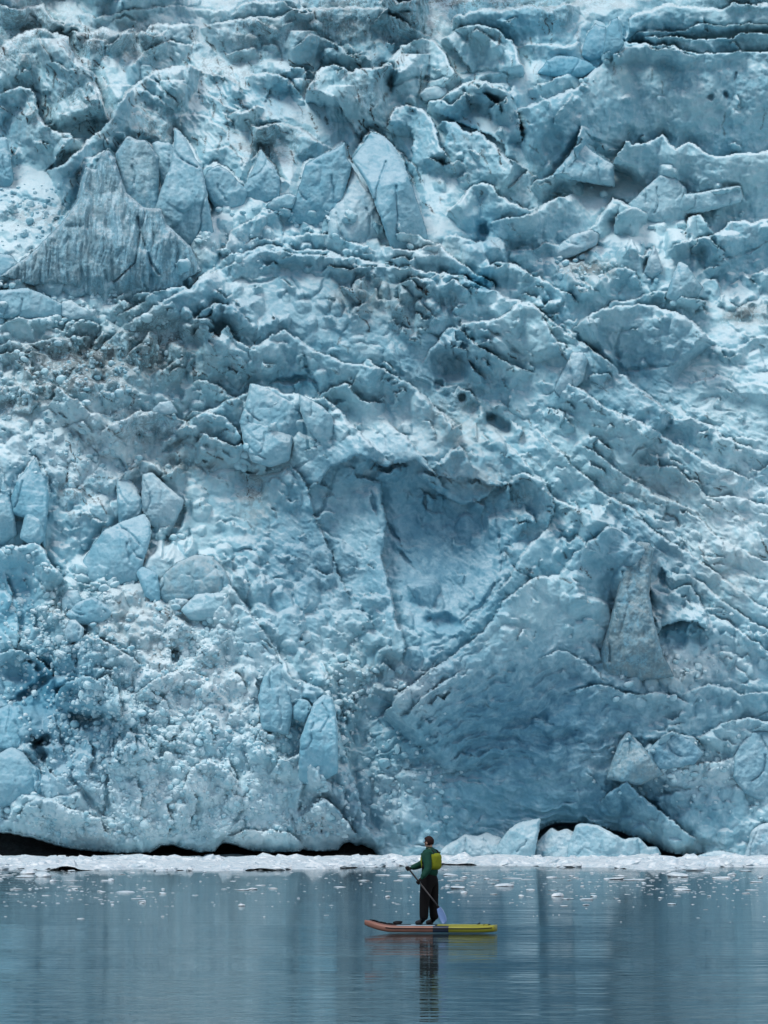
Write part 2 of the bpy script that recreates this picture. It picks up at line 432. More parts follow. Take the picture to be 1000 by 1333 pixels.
# edges, from the top of the icefall down to the water
CR = [
 # the great arch and the brow over the alcove
 (150, .42, [(60, 530), (110, 470), (160, 425), (240, 375), (345, 322), (460, 336), (600, 362), (700, 402), (790, 470), (880, 545)]),
 (80, .28, [(712, 650), (690, 622), (650, 636), (612, 618), (570, 622), (540, 600), (500, 608), (470, 590), (430, 612), (400, 640)]),
 (90, .45, [(228, 560), (290, 520), (350, 505), (420, 520), (470, 560), (500, 590)]),
 # top left
 (32, 1.2, [(-30, 8), (0, 6), (20, 10), (45, 5), (58, 3), (66, 22), (84, 30)]),
 (80, 1.15, [(-30, 90), (0, 66), (8, 52), (30, 46), (45, 37), (58, 37), (72, 42), (85, 50), (92, 62), (105, 85), (122, 97), (130, 122), (137, 155)]),
 (12, .9, [(48, 42), (58, 60), (72, 78), (88, 90), (104, 92)]),
 (60, 1.25, [(-30, 128), (0, 123), (10, 119), (25, 117), (38, 119), (45, 130), (50, 150), (60, 163), (72, 168), (95, 172), (106, 192)]),
 (30, 1.1, [(84, 50), (92, 42), (120, 42), (135, 33), (146, 42), (160, 42), (176, 38)]),
 (14, 1.2, [(97, 3), (108, 14), (125, 20), (145, 17), (165, 14), (200, 12), (250, 10), (264, 9), (282, 13), (302, 12)]),
 (12, 1.0, [(140, 32), (152, 22), (165, 20), (178, 28), (186, 39)]),
 (26, 1.35, [(176, 46), (195, 35), (220, 33), (250, 31), (262, 36)]),
 (20, 1.1, [(168, 86), (175, 75), (185, 65), (200, 60), (214, 55), (222, 52), (234, 55), (252, 60)]),
 (85, .95, [(60, 222), (85, 210), (105, 195), (130, 170), (145, 150), (155, 135), (165, 120), (180, 105), (200, 93), (230, 84), (250, 86), (264, 92)]),
 (14, .9, [(176, 112), (190, 118), (206, 130), (222, 138)]),
 (14, .9, [(192, 98), (206, 110), (220, 126), (238, 138)]),
 (16, 1.0, [(262, 92), (280, 98), (296, 96), (312, 110), (322, 130)]),
 (18, 1.0, [(250, 122), (268, 122), (285, 128), (300, 136), (312, 146)]),
 (16, 1.0, [(230, 150), (250, 148), (270, 150), (285, 162), (296, 178)]),
 # top centre
 (18, 1.2, [(300, 24), (314, 9), (330, 3), (350, 3), (370, 3), (385, 14), (397, 18)]),
 (52, 1.3, [(262, 42), (280, 32), (305, 27), (320, 26), (340, 20), (360, 22), (380, 15), (400, 12), (430, 9), (460, 10), (490, 10), (508, 14)]),
 (30, 1.25, [(374, 62), (390, 55), (400, 47), (407, 46), (415, 50), (432, 56), (445, 62), (456, 72), (472, 79)]),
 (95, 1.25, [(400, 132), (404, 110), (412, 95), (420, 88), (432, 84), (445, 88), (455, 97), (466, 92), (490, 86), (508, 84)]),
 (10, 1.1, [(340, 68), (345, 60), (352, 57), (360, 60), (363, 72)]),
 (13, 1.0, [(248, 56), (262, 54), (272, 60), (282, 72)]),
 (15, 1.1, [(288, 70), (310, 66), (330, 62), (344, 74)]),
 (38, 1.15, [(318, 100), (335, 95), (350, 95), (362, 97), (372, 103), (376, 120)]),
 (14, 1.2, [(370, 100), (385, 112), (395, 125), (399, 137)]),
 (30, 1.05, [(328, 184), (335, 170), (350, 163), (370, 162), (385, 165), (400, 175), (416, 186), (432, 192)]),
 (16, 1.1, [(270, 198), (285, 193), (298, 190), (306, 200), (318, 210)]),
 (22, 1.2, [(324, 208), (334, 202), (340, 194), (347, 205), (355, 215), (364, 228)]),
 (24, 1.2, [(265, 225), (280, 216), (298, 224), (310, 236), (325, 245)]),
 (20, 1.2, [(345, 218), (356, 222), (364, 232), (378, 240)]),
 (28, 1.1, [(500, 18), (515, 25), (530, 35), (545, 42), (562, 47)]),
 # terraces, centre right
 (46, 1.35, [(588, 40), (595, 20), (600, 17), (608, 19), (615, 15), (640, 11), (660, 10), (675, 5), (700, 8), (725, 7), (735, 4), (755, 6)]),
 (58, 1.3, [(574, 60), (580, 48), (590, 47), (592, 42), (600, 36), (620, 34), (640, 37), (652, 42), (657, 50), (668, 52), (672, 62), (677, 80), (680, 98)]),
 (14, 1.0, [(606, 56), (612, 44), (622, 40), (634, 46), (644, 58), (660, 62)]),
 (50, 1.3, [(488, 90), (505, 75), (520, 58), (535, 53), (550, 50), (565, 52), (575, 65), (583, 80), (590, 92), (604, 104)]),
 (34, 1.3, [(555, 146), (562, 128), (580, 125), (590, 120), (600, 112), (618, 105), (640, 108), (655, 112), (663, 125), (671, 138), (677, 160), (681, 188)]),
 (20, 1.0, [(668, 218), (655, 190), (640, 178), (620, 170), (598, 162), (578, 148), (558, 142)]),
 (60, 1.15, [(503, 172), (508, 150), (515, 142), (525, 138), (550, 140), (558, 150), (565, 160), (575, 185), (586, 212)]),
 (16, .9, [(500, 182), (512, 190), (526, 204), (540, 220), (548, 240)]),
 (60, 1.05, [(570, 166), (580, 157), (595, 160), (600, 170), (610, 175), (622, 171), (640, 185), (660, 205), (684, 224)]),
 (40, 1.2, [(455, 210), (470, 190), (483, 174), (498, 176), (512, 190), (524, 212), (536, 240)]),
 (22, 1.35, [(674, 66), (685, 57), (720, 56), (742, 57), (757, 54)]),
 (18, 1.1, [(686, 122), (700, 112), (720, 105), (740, 97), (752, 92)]),
 (115, 1.3, [(670, 141), (700, 135), (730, 122), (750, 112), (770, 95), (785, 82), (784, 72), (795, 63), (815, 55), (835, 57), (850, 62), (880, 60), (905, 70), (960, 68), (1040, 72)]),
 (45, 1.35, [(817, 54), (820, 25), (830, 17), (845, 14), (852, 8), (870, 5), (900, 8), (935, 11), (942, 10), (955, 5), (970, 8), (1040, 5)]),
 (15, 1.3, [(824, 54), (828, 45), (845, 40), (870, 41), (890, 38), (900, 34), (950, 31), (980, 30), (1040, 31)]),
 (38, 1.3, [(838, 48), (870, 46), (900, 50), (925, 53), (940, 48), (955, 48), (965, 42), (980, 42), (1040, 45)]),
 (25, 1.2, [(794, 84), (800, 68), (815, 62), (835, 60), (860, 56), (880, 58), (890, 68), (908, 76)]),
 (75, 1.35, [(795, 219), (805, 200), (815, 185), (822, 190), (845, 185), (862, 175), (872, 188), (882, 193), (895, 187), (910, 195), (935, 205), (960, 202), (980, 200), (1040, 190)]),
 (24, 1.2, [(763, 304), (780, 280), (797, 255), (818, 266), (838, 276)]),
 (20, 1.3, [(892, 249), (910, 252), (930, 247), (965, 242), (968, 255), (974, 264)]),
 (42, 1.2, [(799, 304), (802, 280), (815, 272), (830, 270), (847, 281)]),
 (24, 1.2, [(888, 309), (900, 280), (912, 280), (922, 292), (930, 308)]),
 (60, 1.25, [(908, 312), (925, 308), (940, 300), (950, 292), (970, 285), (985, 287), (1040, 280)]),
 (20, 1.2, [(863, 334), (875, 318), (890, 314), (910, 312), (927, 310)]),
 (14, 1.2, [(836, 344), (842, 328), (847, 320), (853, 330), (858, 345)]),
 (12, 1.2, [(812, 335), (818, 322), (823, 310), (830, 326), (833, 338)]),
 (30, 1.1, [(768, 378), (785, 360), (800, 347), (815, 350), (830, 355), (836, 378)]),
 (20, 1.0, [(773, 408), (800, 395), (830, 390), (850, 380), (870, 378), (895, 385), (915, 365), (930, 365), (938, 384)]),
 (95, .95, [(745, 425), (775, 405), (810, 398), (850, 398), (880, 405), (895, 415), (912, 428), (930, 446)]),
 # middle band
 (50, 1.25, [(582, 280), (600, 262), (610, 245), (620, 238), (640, 242), (650, 255), (665, 263), (690, 272), (702, 270)]),
 (34, 1.2, [(688, 246), (700, 235), (720, 228), (735, 223), (762, 228)]),
 (52, 1.25, [(638, 288), (670, 280), (700, 275), (715, 262), (735, 258), (747, 250)]),
 (20, 1.1, [(578, 314), (590, 307), (620, 315), (640, 312), (657, 332)]),
 (16, 1.1, [(658, 332), (690, 325), (710, 318), (730, 320), (747, 312)]),
 (22, 1.1, [(500, 304), (520, 303), (545, 306), (562, 312), (578, 320)]),
 (26, 1.7, [(498, 320), (520, 322), (545, 328), (560, 320), (575, 318), (585, 330), (600, 340), (620, 355), (638, 365), (641, 382)]),
 (40, .95, [(520, 368), (530, 360), (555, 362), (568, 372), (580, 360), (600, 358), (615, 368), (622, 388)]),
 (28, 1.05, [(623, 348), (650, 340), (680, 350), (700, 360), (720, 370), (740, 385), (752, 397)]),
 (60, .95, [(606, 422), (640, 418), (660, 410), (668, 400), (675, 394), (690, 394), (702, 402), (712, 425), (728, 445), (732, 464)]),
 (30, 1.25, [(284, 347), (300, 333), (330, 325), (345, 317), (352, 315), (365, 320), (385, 322), (410, 321), (430, 325), (450, 335), (462, 347)]),
 (16, 1.1, [(368, 307), (400, 304), (430, 305), (450, 312), (470, 320), (492, 326)]),
 (10, 1.0, [(318, 317), (335, 308), (360, 310), (375, 318), (387, 323)]),
 (48, 1.0, [(148, 412), (185, 395), (205, 380), (225, 372), (240, 370), (252, 374), (262, 360), (282, 348)]),
 (42, 1.0, [(246, 428), (262, 405), (280, 397), (305, 397), (320, 412), (335, 428)]),
 (20, 1.1, [(418, 358), (430, 346), (455, 352), (465, 347), (490, 348), (522, 345), (545, 350)]),
 (20, 1.15, [(298, 302), (320, 290), (345, 275), (370, 272), (400, 275), (432, 278)]),
 (52, .95, [(248, 440), (262, 430), (275, 435), (286, 441), (290, 430), (298, 424), (303, 435), (312, 447), (325, 455), (340, 450), (355, 437), (370, 427), (385, 440), (400, 450), (420, 460), (440, 470), (460, 475), (502, 482)]),
 (30, .9, [(408, 518), (430, 507), (450, 500), (470, 520), (502, 526)]),
 # left middle
 (22, 1.1, [(-30, 428), (0, 425), (20, 415), (60, 410), (84, 405)]),
 (18, 1.1, [(84, 434), (100, 420), (125, 423), (122, 442)]),
 (20, 1.1, [(-30, 450), (0, 448), (40, 445), (80, 440), (122, 438)]),
 (22, 1.1, [(-30, 462), (0, 460), (25, 460), (45, 458), (64, 463)]),
 (20, 1.0, [(68, 513), (80, 505), (95, 515), (112, 522)]),
 (22, 1.1, [(-30, 500), (0, 505), (25, 500), (40, 512), (55, 520)]),
 (38, 1.0, [(128, 564), (150, 550), (170, 542), (185, 537), (210, 536), (230, 540), (240, 548), (252, 562)]),
 (16, .9, [(83, 558), (100, 550), (110, 548), (122, 562)]),
 (26, .95, [(238, 548), (250, 533), (270, 535), (295, 545), (310, 560), (322, 584)]),
 (28, .95, [(248, 502), (258, 494), (280, 502), (295, 510), (318, 522)]),
 (30, .9, [(250, 585), (268, 566), (300, 580), (320, 580), (340, 590), (350, 618)]),
 (24, .9, [(150, 625), (175, 600), (200, 604), (222, 612), (240, 600)]),
 # centre
 (42, .95, [(478, 470), (500, 483), (520, 495), (545, 508), (560, 520), (580, 540), (604, 564)]),
 (36, .8, [(546, 474), (565, 450), (575, 435), (585, 428), (600, 430), (612, 440), (625, 455), (645, 465), (665, 475), (692, 486)]),
 (30, .7, [(500, 545), (520, 560), (540, 580), (560, 610), (585, 640)]),
 (26, .8, [(560, 606), (580, 590), (596, 580), (610, 596), (622, 615)]),
 (30, .9, [(653, 644), (665, 620), (680, 613), (695, 620), (705, 630), (718, 645), (720, 665), (711, 690)]),
 (30, .6, [(652, 630), (625, 650), (600, 656), (570, 642), (540, 618)]),
 (42, .8, [(586, 826), (615, 805), (640, 783), (655, 765), (672, 737), (690, 710), (714, 686)]),
 (60, .6, [(496, 630), (500, 700), (503, 760), (515, 805), (529, 842), (518, 864)]),
 (24, .6, [(375, 600), (400, 640), (420, 690), (440, 740), (455, 790)]),
 # right hand slope
 (40, .75, [(728, 490), (760, 510), (790, 530), (820, 545), (850, 555), (880, 580), (920, 600), (960, 615), (978, 628)]),
 (30, .7, [(868, 546), (900, 545), (930, 560), (960, 580), (1040, 595)]),
 (20, .7, [(906, 440), (930, 452), (960, 455), (985, 440), (1040, 430)]),
 (26, .7, [(895, 500), (930, 490), (970, 500), (1040, 505)]),
 (30, .65, [(700, 560), (740, 600), (780, 640), (820, 660), (850, 690), (900, 720), (950, 760), (1040, 820)]),
 (26, .65, [(760, 580), (800, 610), (850, 640), (900, 664), (940, 702), (1040, 750)]),
 (28, .65, [(828, 600), (880, 610), (920, 640), (960, 648), (1040, 668)]),
 (24, .65, [(640, 560), (680, 590), (710, 640), (750, 660), (800, 690)]),
 (24, .65, [(870, 740), (900, 750), (930, 775), (970, 800), (1040, 850)]),
 (22, .7, [(920, 800), (950, 812), (980, 835), (1040, 870)]),
 # the great right lobe
 (120, .75, [(496, 936), (520, 905), (550, 880), (580, 860), (620, 830), (650, 795), (680, 765), (700, 752), (730, 745), (750, 720), (775, 700), (790, 688), (805, 690), (820, 705), (835, 712), (852, 716)]),
 (18, .9, [(520, 938), (545, 915), (568, 892), (600, 872)]),
 (10, .7, [(585, 990), (602, 978), (622, 984), (640, 972), (668, 974)]),
 (40, .85, [(846, 762), (870, 771), (885, 765), (900, 762), (912, 780), (920, 800), (923, 828)]),
 (26, .8, [(796, 1000), (806, 965), (818, 952), (835, 970), (857, 997)]),
 (28, .8, [(843, 980), (860, 960), (875, 955), (900, 960), (922, 977)]),
 (42, .85, [(780, 1046), (795, 1030), (812, 1016), (832, 1030), (860, 1058), (890, 1080), (912, 1096)]),
 (22, .8, [(828, 1013), (850, 1000), (900, 995), (935, 990), (957, 984)]),
 (24, .7, [(740, 900), (780, 890), (820, 905), (860, 900), (900, 915)]),
 (24, .7, [(890, 900), (930, 890), (970, 905), (1040, 900)]),
 (30, .8, [(905, 964), (935, 945), (970, 935), (1040, 940)]),
 (22, .8, [(700, 860), (730, 845), (760, 860), (790, 888)]),
 # left buttress
 (50, .8, [(-30, 720), (0, 715), (20, 710), (45, 705), (55, 715), (70, 735), (87, 758)]),
 (60, .75, [(296, 755), (330, 800), (370, 860), (384, 884), (430, 905), (437, 940), (446, 970), (455, 990), (463, 1020), (475, 1060), (486, 1094)]),
 (80, 1.0, [(73, 920), (85, 890), (105, 878), (125, 885), (140, 882), (155, 900), (157, 934)]),
 (36, .9, [(-30, 850), (0, 850), (20, 848), (45, 853), (60, 865), (72, 884)]),
 (40, .85, [(138, 1005), (150, 965), (165, 955), (185, 960), (202, 988)]),
 (36, 1.0, [(20, 1070), (32, 1050), (50, 1040), (70, 1038), (90, 1050), (112, 1060), (130, 1065), (139, 1092)]),
 (26, 1.0, [(296, 1090), (320, 1080), (345, 1082), (375, 1085), (397, 1102)]),
 (44, .7, [(393, 1066), (405, 1046), (420, 1040), (436, 1052), (452, 1070), (468, 1094)]),
 (36, .8, [(235, 1030), (250, 1000), (272, 990), (300, 1004), (312, 1030)]),
 (36, .8, [(90, 845), (110, 828), (140, 836), (165, 850), (190, 868)]),
 (30, .8, [(180, 905), (205, 880), (235, 872), (262, 880), (290, 900)]),
 (40, .8, [(350, 1010), (366, 986), (392, 980), (418, 1000), (430, 1030)]),
]
for c in CR: crest(*c)

# lesser seracs between the large ones: short broken edges that follow the lie of the icefall
rs = random.Random(11)
for i in range(1150):
    x, y = rs.uniform(-40, 1040), rs.uniform(5, 1080)
    small = i > 280
    if 490 < x < 650 and 650 < y < 825 and rs.random() < .75: continue         # the smooth alcove
    if 780 < x < 1000 and 75 < y < 180 and rs.random() < .8: continue           # the pitted wall
    if 560 < x < 830 and 880 < y < 1070 and rs.random() < .6: continue
    if y < 330 and rs.random() < (.8 if small else .5): continue
    lie = 0
    if x > 540 and 430 < y < 800: lie = 34
    if 500 < x < 860 and y > 820: lie = -18
    if x > 840 and 480 < y < 640: lie = 12
    if x < 400 and 60 < y < 200: lie = 14
    a = R(lie + rs.gauss(0, 26)); n = rs.randint(3, 5)
    st = rs.uniform(3, 7) if small else rs.uniform(6, 13) * (1.15 if y < 300 else 1)
    p = [(x, y)]
    for k in range(n):
        b = a + R(rs.choice((-1, 1)) * rs.uniform(10, 55))
        x += st * math.cos(b); y += st * math.sin(b); p.append((x, y))
    g = float(np.interp(y, BASE_Y, BASE_S))
    crest(rs.uniform(6, 13) if small else rs.uniform(11, 28), g * rs.uniform(.8, 1.3) + .25, p, moat=rs.uniform(.1, .35))

# the icefall goes on to both sides and above
for i in range(510):
    if i < 420: x, y = rs.choice((rs.uniform(-600, -25), rs.uniform(1015, 1590))), rs.uniform(-300, 1060)
    else: x, y = rs.uniform(-100, 1100), rs.uniform(-310, 10)
    a = R(rs.gauss(0, 30)); st = rs.uniform(9, 26); p = [(x, y)]
    for k in range(rs.randint(3, 6)):
        b = a + R(rs.choice((-1, 1)) * rs.uniform(10, 50))
        x += st * math.cos(b); y += st * math.sin(b); p.append((x, y))
    if -20 < p[-1][0] < 1010 and p[-1][1] > 0: continue
    crest(rs.uniform(16, 60), float(np.interp(y, BASE_Y, BASE_S)) * rs.uniform(.8, 1.1) + .2, p, moat=rs.uniform(.25, .6))

# open gaps behind the free-standing spires
for dep, wf, p in [(22, 13, [(60, 345), (104, 245), (112, 214), (131, 198), (140, 192), (150, 203), (160, 235), (188, 268), (214, 285), (242, 310)]), (18, 11, [(150, 250), (148, 200), (158, 186), (168, 175), (190, 180), (209, 205), (206, 245)]),
                   (20, 12, [(206, 262), (216, 215), (226, 164), (246, 184), (265, 218), (274, 285)]), (20, 13, [(384, 272), (396, 212), (420, 198), (449, 182), (453, 206), (462, 216)]), (18, 12, [(456, 212), (468, 192), (483, 170), (512, 187), (538, 238), (550, 290)]),
                   (14, 10, [(314, 250), (325, 226), (340, 191), (356, 214), (366, 240)]), (14, 10, [(724, 224), (740, 201), (755, 179), (774, 197), (799, 213)]), (16, 10, [(758, 64), (775, 28), (784, 32), (788, 36), (804, 20), (812, 50)]),
                   (14, 10, [(260, 240), (270, 220), (284, 212), (299, 221), (322, 244)]), (14, 9, [(10, 655), (24, 618), (45, 593), (62, 624), (66, 650)]), (14, 10, [(108, 730), (135, 688), (188, 666), (199, 690), (190, 724)])]:
    sl, d, sg, al, L = line_field(p, wf + 4)
    D[sl] -= dep * np.clip(1 - d / wf, 0, 1) * (sg < 0) * sstep(0, 6, al) * sstep(0, 6, L - al)

# clefts, slits and hollows
for c in [(2.2, 9, [(495, 113), (515, 112), (525, 105), (540, 101), (570, 102), (592, 100)]), (2.2, 9, [(600, 96), (625, 94), (650, 93), (682, 97)]),
          (2, 7, [(594, 118), (612, 120), (630, 122), (650, 128), (667, 132)]), (2, 8, [(755, 168), (765, 180), (785, 183), (800, 190), (812, 193)]),
          (2.2, 9, [(843, 280), (865, 283), (880, 280), (890, 272), (915, 273), (962, 264)]), (2, 8, [(797, 255), (815, 265), (837, 276)]),
          (2, 6, [(922, 346), (945, 335), (975, 325), (1005, 313)]), (4, 18, [(350, 501), (360, 493), (380, 495), (400, 491), (414, 497)]),
          (3, 12, [(397, 460), (403, 480), (408, 495), (416, 512)]), (4, 14, [(210, 588), (230, 575), (248, 563)]), (2.5, 8, [(300, 365), (315, 360), (325, 367), (345, 367), (362, 361)]),
          (3, 7, [(815, 428), (802, 450), (803, 470), (816, 483), (850, 479), (884, 474)]), (2.5, 6, [(441, 610), (430, 640), (420, 665), (404, 679)]),
          (2.5, 6, [(363, 621), (380, 610), (402, 601)]), (3.5, 12, [(484, 642), (486, 668)]), (2.5, 6, [(642, 652), (650, 690), (652, 750), (640, 776), (598, 811)]),
          (5, 26, [(240, 662), (225, 690), (211, 727)]), (2.2, 8, [(245, 688), (244, 720)]), (6, 26, [(12, 912), (35, 900), (50, 890), (72, 881)]),
          (5, 40, [(233, 842), (229, 864)]), (3.5, 14, [(139, 1005), (137, 1062)]), (4, 14, [(97, 998), (90, 1015), (110, 1040), (137, 1062)]),
          (3, 10, [(326, 1028), (310, 1060), (298, 1078)]), (3, 12, [(393, 1042), (390, 1056)]), (2, 8, [(379, 1062), (382, 1088)]), (3, 8, [(835, 1034), (848, 1046), (864, 1059)]),
          (3.5, 12, [(120, 96), (128, 124), (132, 150)]), (3, 10, [(200, 100), (216, 122), (236, 140)]), (3, 10, [(560, 430), (575, 445), (590, 460), (604, 472)]),
          (2.5, 8, [(570, 380), (574, 396), (578, 410)]), (3, 10, [(640, 430), (660, 446), (680, 462)]), (3, 10, [(500, 680), (513, 700), (526, 712)]),
          (3, 9, [(520, 716), (540, 740)]), (3, 8, [(290, 120), (312, 148)]), (3, 8, [(46, 135), (52, 150), (58, 162)]), (4, 16, [(860, 740), (864, 755), (872, 765)])]:
    crack(*c)
for c in [(5, 24, [(20, 800), (26, 830), (18, 858)]), (4, 20, [(70, 930), (76, 955), (84, 985)]), (4, 18, [(118, 960), (122, 985), (112, 1008)]), (4, 18, [(160, 940), (172, 962), (176, 990)]), (3.5, 18, [(178, 1010), (186, 1040), (182, 1066)]),
          (4, 20, [(205, 955), (222, 966), (236, 962)]), (3.5, 18, [(196, 900), (214, 912), (224, 930)]), (4, 18, [(262, 930), (276, 948), (280, 975)]), (4, 22, [(318, 948), (334, 944), (350, 938)]), (3.5, 16, [(300, 985), (306, 1010), (300, 1030)]),
          (3.5, 16, [(356, 960), (362, 990), (360, 1020)]), (3.5, 16, [(386, 1000), (396, 1022), (392, 1046)]), (4, 20, [(330, 880), (338, 900), (342, 930)]), (3.5, 16, [(250, 1020), (256, 1050), (248, 1076)]), (4, 18, [(60, 1000), (72, 1012), (92, 1016)]),
          (3.5, 14, [(216, 1040), (222, 1066), (216, 1090)]), (3, 14, [(100, 760), (94, 784), (84, 800)]), (4, 20, [(8, 745), (14, 775), (8, 800)]), (3.5, 16, [(118, 868), (140, 876), (160, 872)]), (3, 14, [(340, 830), (356, 846), (362, 862)]),
          (3, 14, [(420, 860), (428, 880), (424, 900)]), (3.5, 14, [(440, 905), (450, 940), (462, 965)]), (3.5, 14, [(300, 870), (316, 884), (322, 902)])]: crest(6 + 3.2 * c[0], .55, c[2], moat=.9, wf=9)
for c in [(7, 46, [(40, 958), (50, 968), (57, 984), (60, 998)]), (5, 30, [(50, 966), (62, 962), (70, 972)])]: crack(*c)
crest(28, .9, [(924, 826), (908, 812), (885, 808), (862, 812), (850, 826)], moat=.9, wf=22)
for a in [(585, 476, 26, 18, -16, 20), (602, 517, 5, 6, -14), (572, 500, 6, 8, -12), (650, 552, 18, 9, -18, 30), (638, 543, 8, 6, -10, 30), 
          (625, 305, 9, 16, -16), (628, 370, 12, 10, -14), (112, 935, 24, 16, -20, 15),
          (842, 548, 20, 14, -8), (90, 905, 16, 10, -14), (35, 870, 30, 16, -16), (575, 810, 20, 12, -14),
          
          (862, 130, 6, 5, 5), (958, 100, 3, 5, -6), (926, 125, 4, 5, -8), (944, 125, 4, 5, -8),
          (720, 185, 12, 22, -10), ]:
    sl, v = bump(*a, *([0] if len(a) == 5 else []), power=2.6); D[sl] += 1.7 * v


RUB = area([(190, 960, 150, 120, 1.0), (80, 830, 90, 90, .75), (250, 840, 70, 70, .9), (90, 480, 130, 60, .85), (100, 590, 110, 50, .7), (60, 400, 80, 40, .7),
            (300, 320, 80, 25, .7), (180, 420, 50, 20, .9), (460, 920, 50, 90, .55), (520, 1020, 60, 60, .7), (880, 860, 90, 40, .55), (900, 1000, 90, 40, .6),
            (760, 345, 60, 25, .8), (440, 300, 60, 12, .5), (40, 270, 60, 50, .8), (330, 70, 80, 20, .4), (340, 1040, 110, 50, .6), (160, 1080, 170, 35, 1.0), (380, 1080, 80, 30, .8), (330, 960, 100, 60, .7), (985, 1090, 30, 30, .8), (540, 900, 50, 30, .5)])
SMO = area([(150, 110, 330, 130, .85), (700, 110, 400, 130, .85), (850, 240, 200, 60, .8), (90, 120, 120, 90, .8), (250, 140, 110, 80, .7), (450, 140, 90, 80, .9), (610, 110, 110, 100, .8), (880, 240, 130, 50, .8), (560, 220, 110, 70, .8), (900, 30, 130, 40, .7), (680, 40, 90, 40, .8), (400, 400, 150, 50, .4), (820, 440, 90, 50, .5), (580, 730, 90, 100, 1), (420, 700, 80, 90, .6), (880, 130, 130, 60, .7), (700, 960, 140, 90, .5), (440, 150, 50, 50, .6), (850, 480, 80, 60, .4)])
AMP = 1 - .7 * SMO

# broken blocks at three sizes
def turned(ang, sx, sy):
    c, s = math.cos(R(ang)), math.sin(R(ang))
    return (WX * c + WY * s) / sx, (-WX * s + WY * c) / sy


PW = np.clip(.35 + 1.3 * fbm(PX / 70, PY / 60, 3, 101), 0, 1)          # some faces stay whole, others are shattered
PV = np.clip(.35 + 1.3 * fbm(PX / 40, PY / 36, 3, 111), 0, 1)
WX = WX + 7 * fbm(PX / 24, PY / 24, 2, 121); WY = WY + 7 * fbm(PX / 24, PY / 24, 2, 131)
X, Y = turned(15, 46, 34); B1 = blocks(X, Y, 1)
X, Y = turned(-20, 21, 15); B2 = blocks(X, Y, 2)
X, Y = turned(8, 10, 8); B3 = blocks(X, Y, 3)
D += B1 * (16 * PW + 8 * RUB) * AMP + B2 * (4 * PV + 3 * RUB) * AMP + B3 * (.5 + PW * PV + 1.5 * RUB) * AMP

# grain of the ice: foliation and melt flutes, each with its own lie
for (x, y, rx, ry, ang, amp, lon, acr) in [
        (800, 610, 230, 170, 37, 5.0, 90, 15), (940, 540, 110, 110, 14, 4.0, 80, 14), (900, 700, 130, 120, 40, 4.5, 80, 13), (590, 740, 100, 110, 50, 3.0, 40, 8), (420, 720, 90, 100, 30, 3.0, 40, 9),
        (600, 870, 120, 80, -36, 5, 80, 15), (590, 740, 90, 110, 62, 2.4, 70, 13), (60, 120, 100, 90, 66, 8, 90, 12), (260, 140, 120, 80, 52, 8, 90, 13),
        (140, 290, 70, 70, 84, 3.0, 50, 8), (880, 140, 160, 60, 88, 3.6, 45, 12), (640, 70, 120, 70, 86, 4.5, 60, 11), (450, 140, 80, 60, 68, 5, 60, 11), (570, 210, 110, 70, 58, 5, 70, 13),
        (430, 390, 130, 50, 28, 2.4, 70, 11), (560, 480, 150, 90, 40, 3.4, 70, 11), (430, 560, 90, 60, 36, 3.8, 60, 12), (420, 720, 90, 100, 50, 2.2, 60, 11), (120, 30, 160, 40, 70, 4, 50, 8),
        (400, 30, 160, 40, 80, 4, 50, 9), (380, 980, 90, 110, 100, 3.0, 60, 14), (100, 950, 90, 90, 80, 2.4, 60, 14), (860, 440, 120, 60, 5, 2.2, 80, 12)]:
    m = max(rx, ry) * 2
    i0, i1 = np.searchsorted(ys, [y - m, y + m]); j0, j1 = np.searchsorted(xs, [x - m, x + m])
    sl = (slice(i0, i1), slice(j0, j1))
    c, s = math.cos(R(ang)), math.sin(R(ang))
    U = (WX[sl] - x) * c + (WY[sl] - y) * s; V = -(WX[sl] - x) * s + (WY[sl] - y) * c
    V = V + 10 * perlin(U / 60, V / 60, 77)
    wgt = np.exp(-(((PX[sl] - x) / rx) ** 2 + ((PY[sl] - y) / ry) ** 2) ** 1.5)
    D[sl] += amp * wgt * ridged(U / lon, V / acr, 4, int(x) % 50, .6)

# the layers of the right lobe fan out from its left foot
ra = np.hypot(WX - 400, WY - 1010); th = np.arctan2(WY - 1010, WX - 400)
th = th + .07 * perlin(ra / 90, th * 4, 171)
wl = np.exp(-(((PX - 690) / 210) ** 2 + ((PY - 960) / 125) ** 2) ** 2)
D += wl * (12 * ridged(ra / 150, th * 250 / 26, 3, 161, .55) + 5.0 * ridged(ra / 70, th * 250 / 10, 3, 166, .55))

# general ruggedness
D += 5.0 * AMP * fbm(PX / 60, PY / 60, 3, 51) + AMP * 3.0 * ridged(WX / 30, WY / 25, 3, 61, .5)

D += (.5 + .5 * AMP) * (.6 + .7 * RUB) * ridged(WX / 12, WY / 10, 3, 66, .55) + (.75 + .5 * RUB) * fbm(PX / 8, PY / 8, 4, 71, .6) + .35 * fbm(PX / 3, PY / 3, 2, 81)

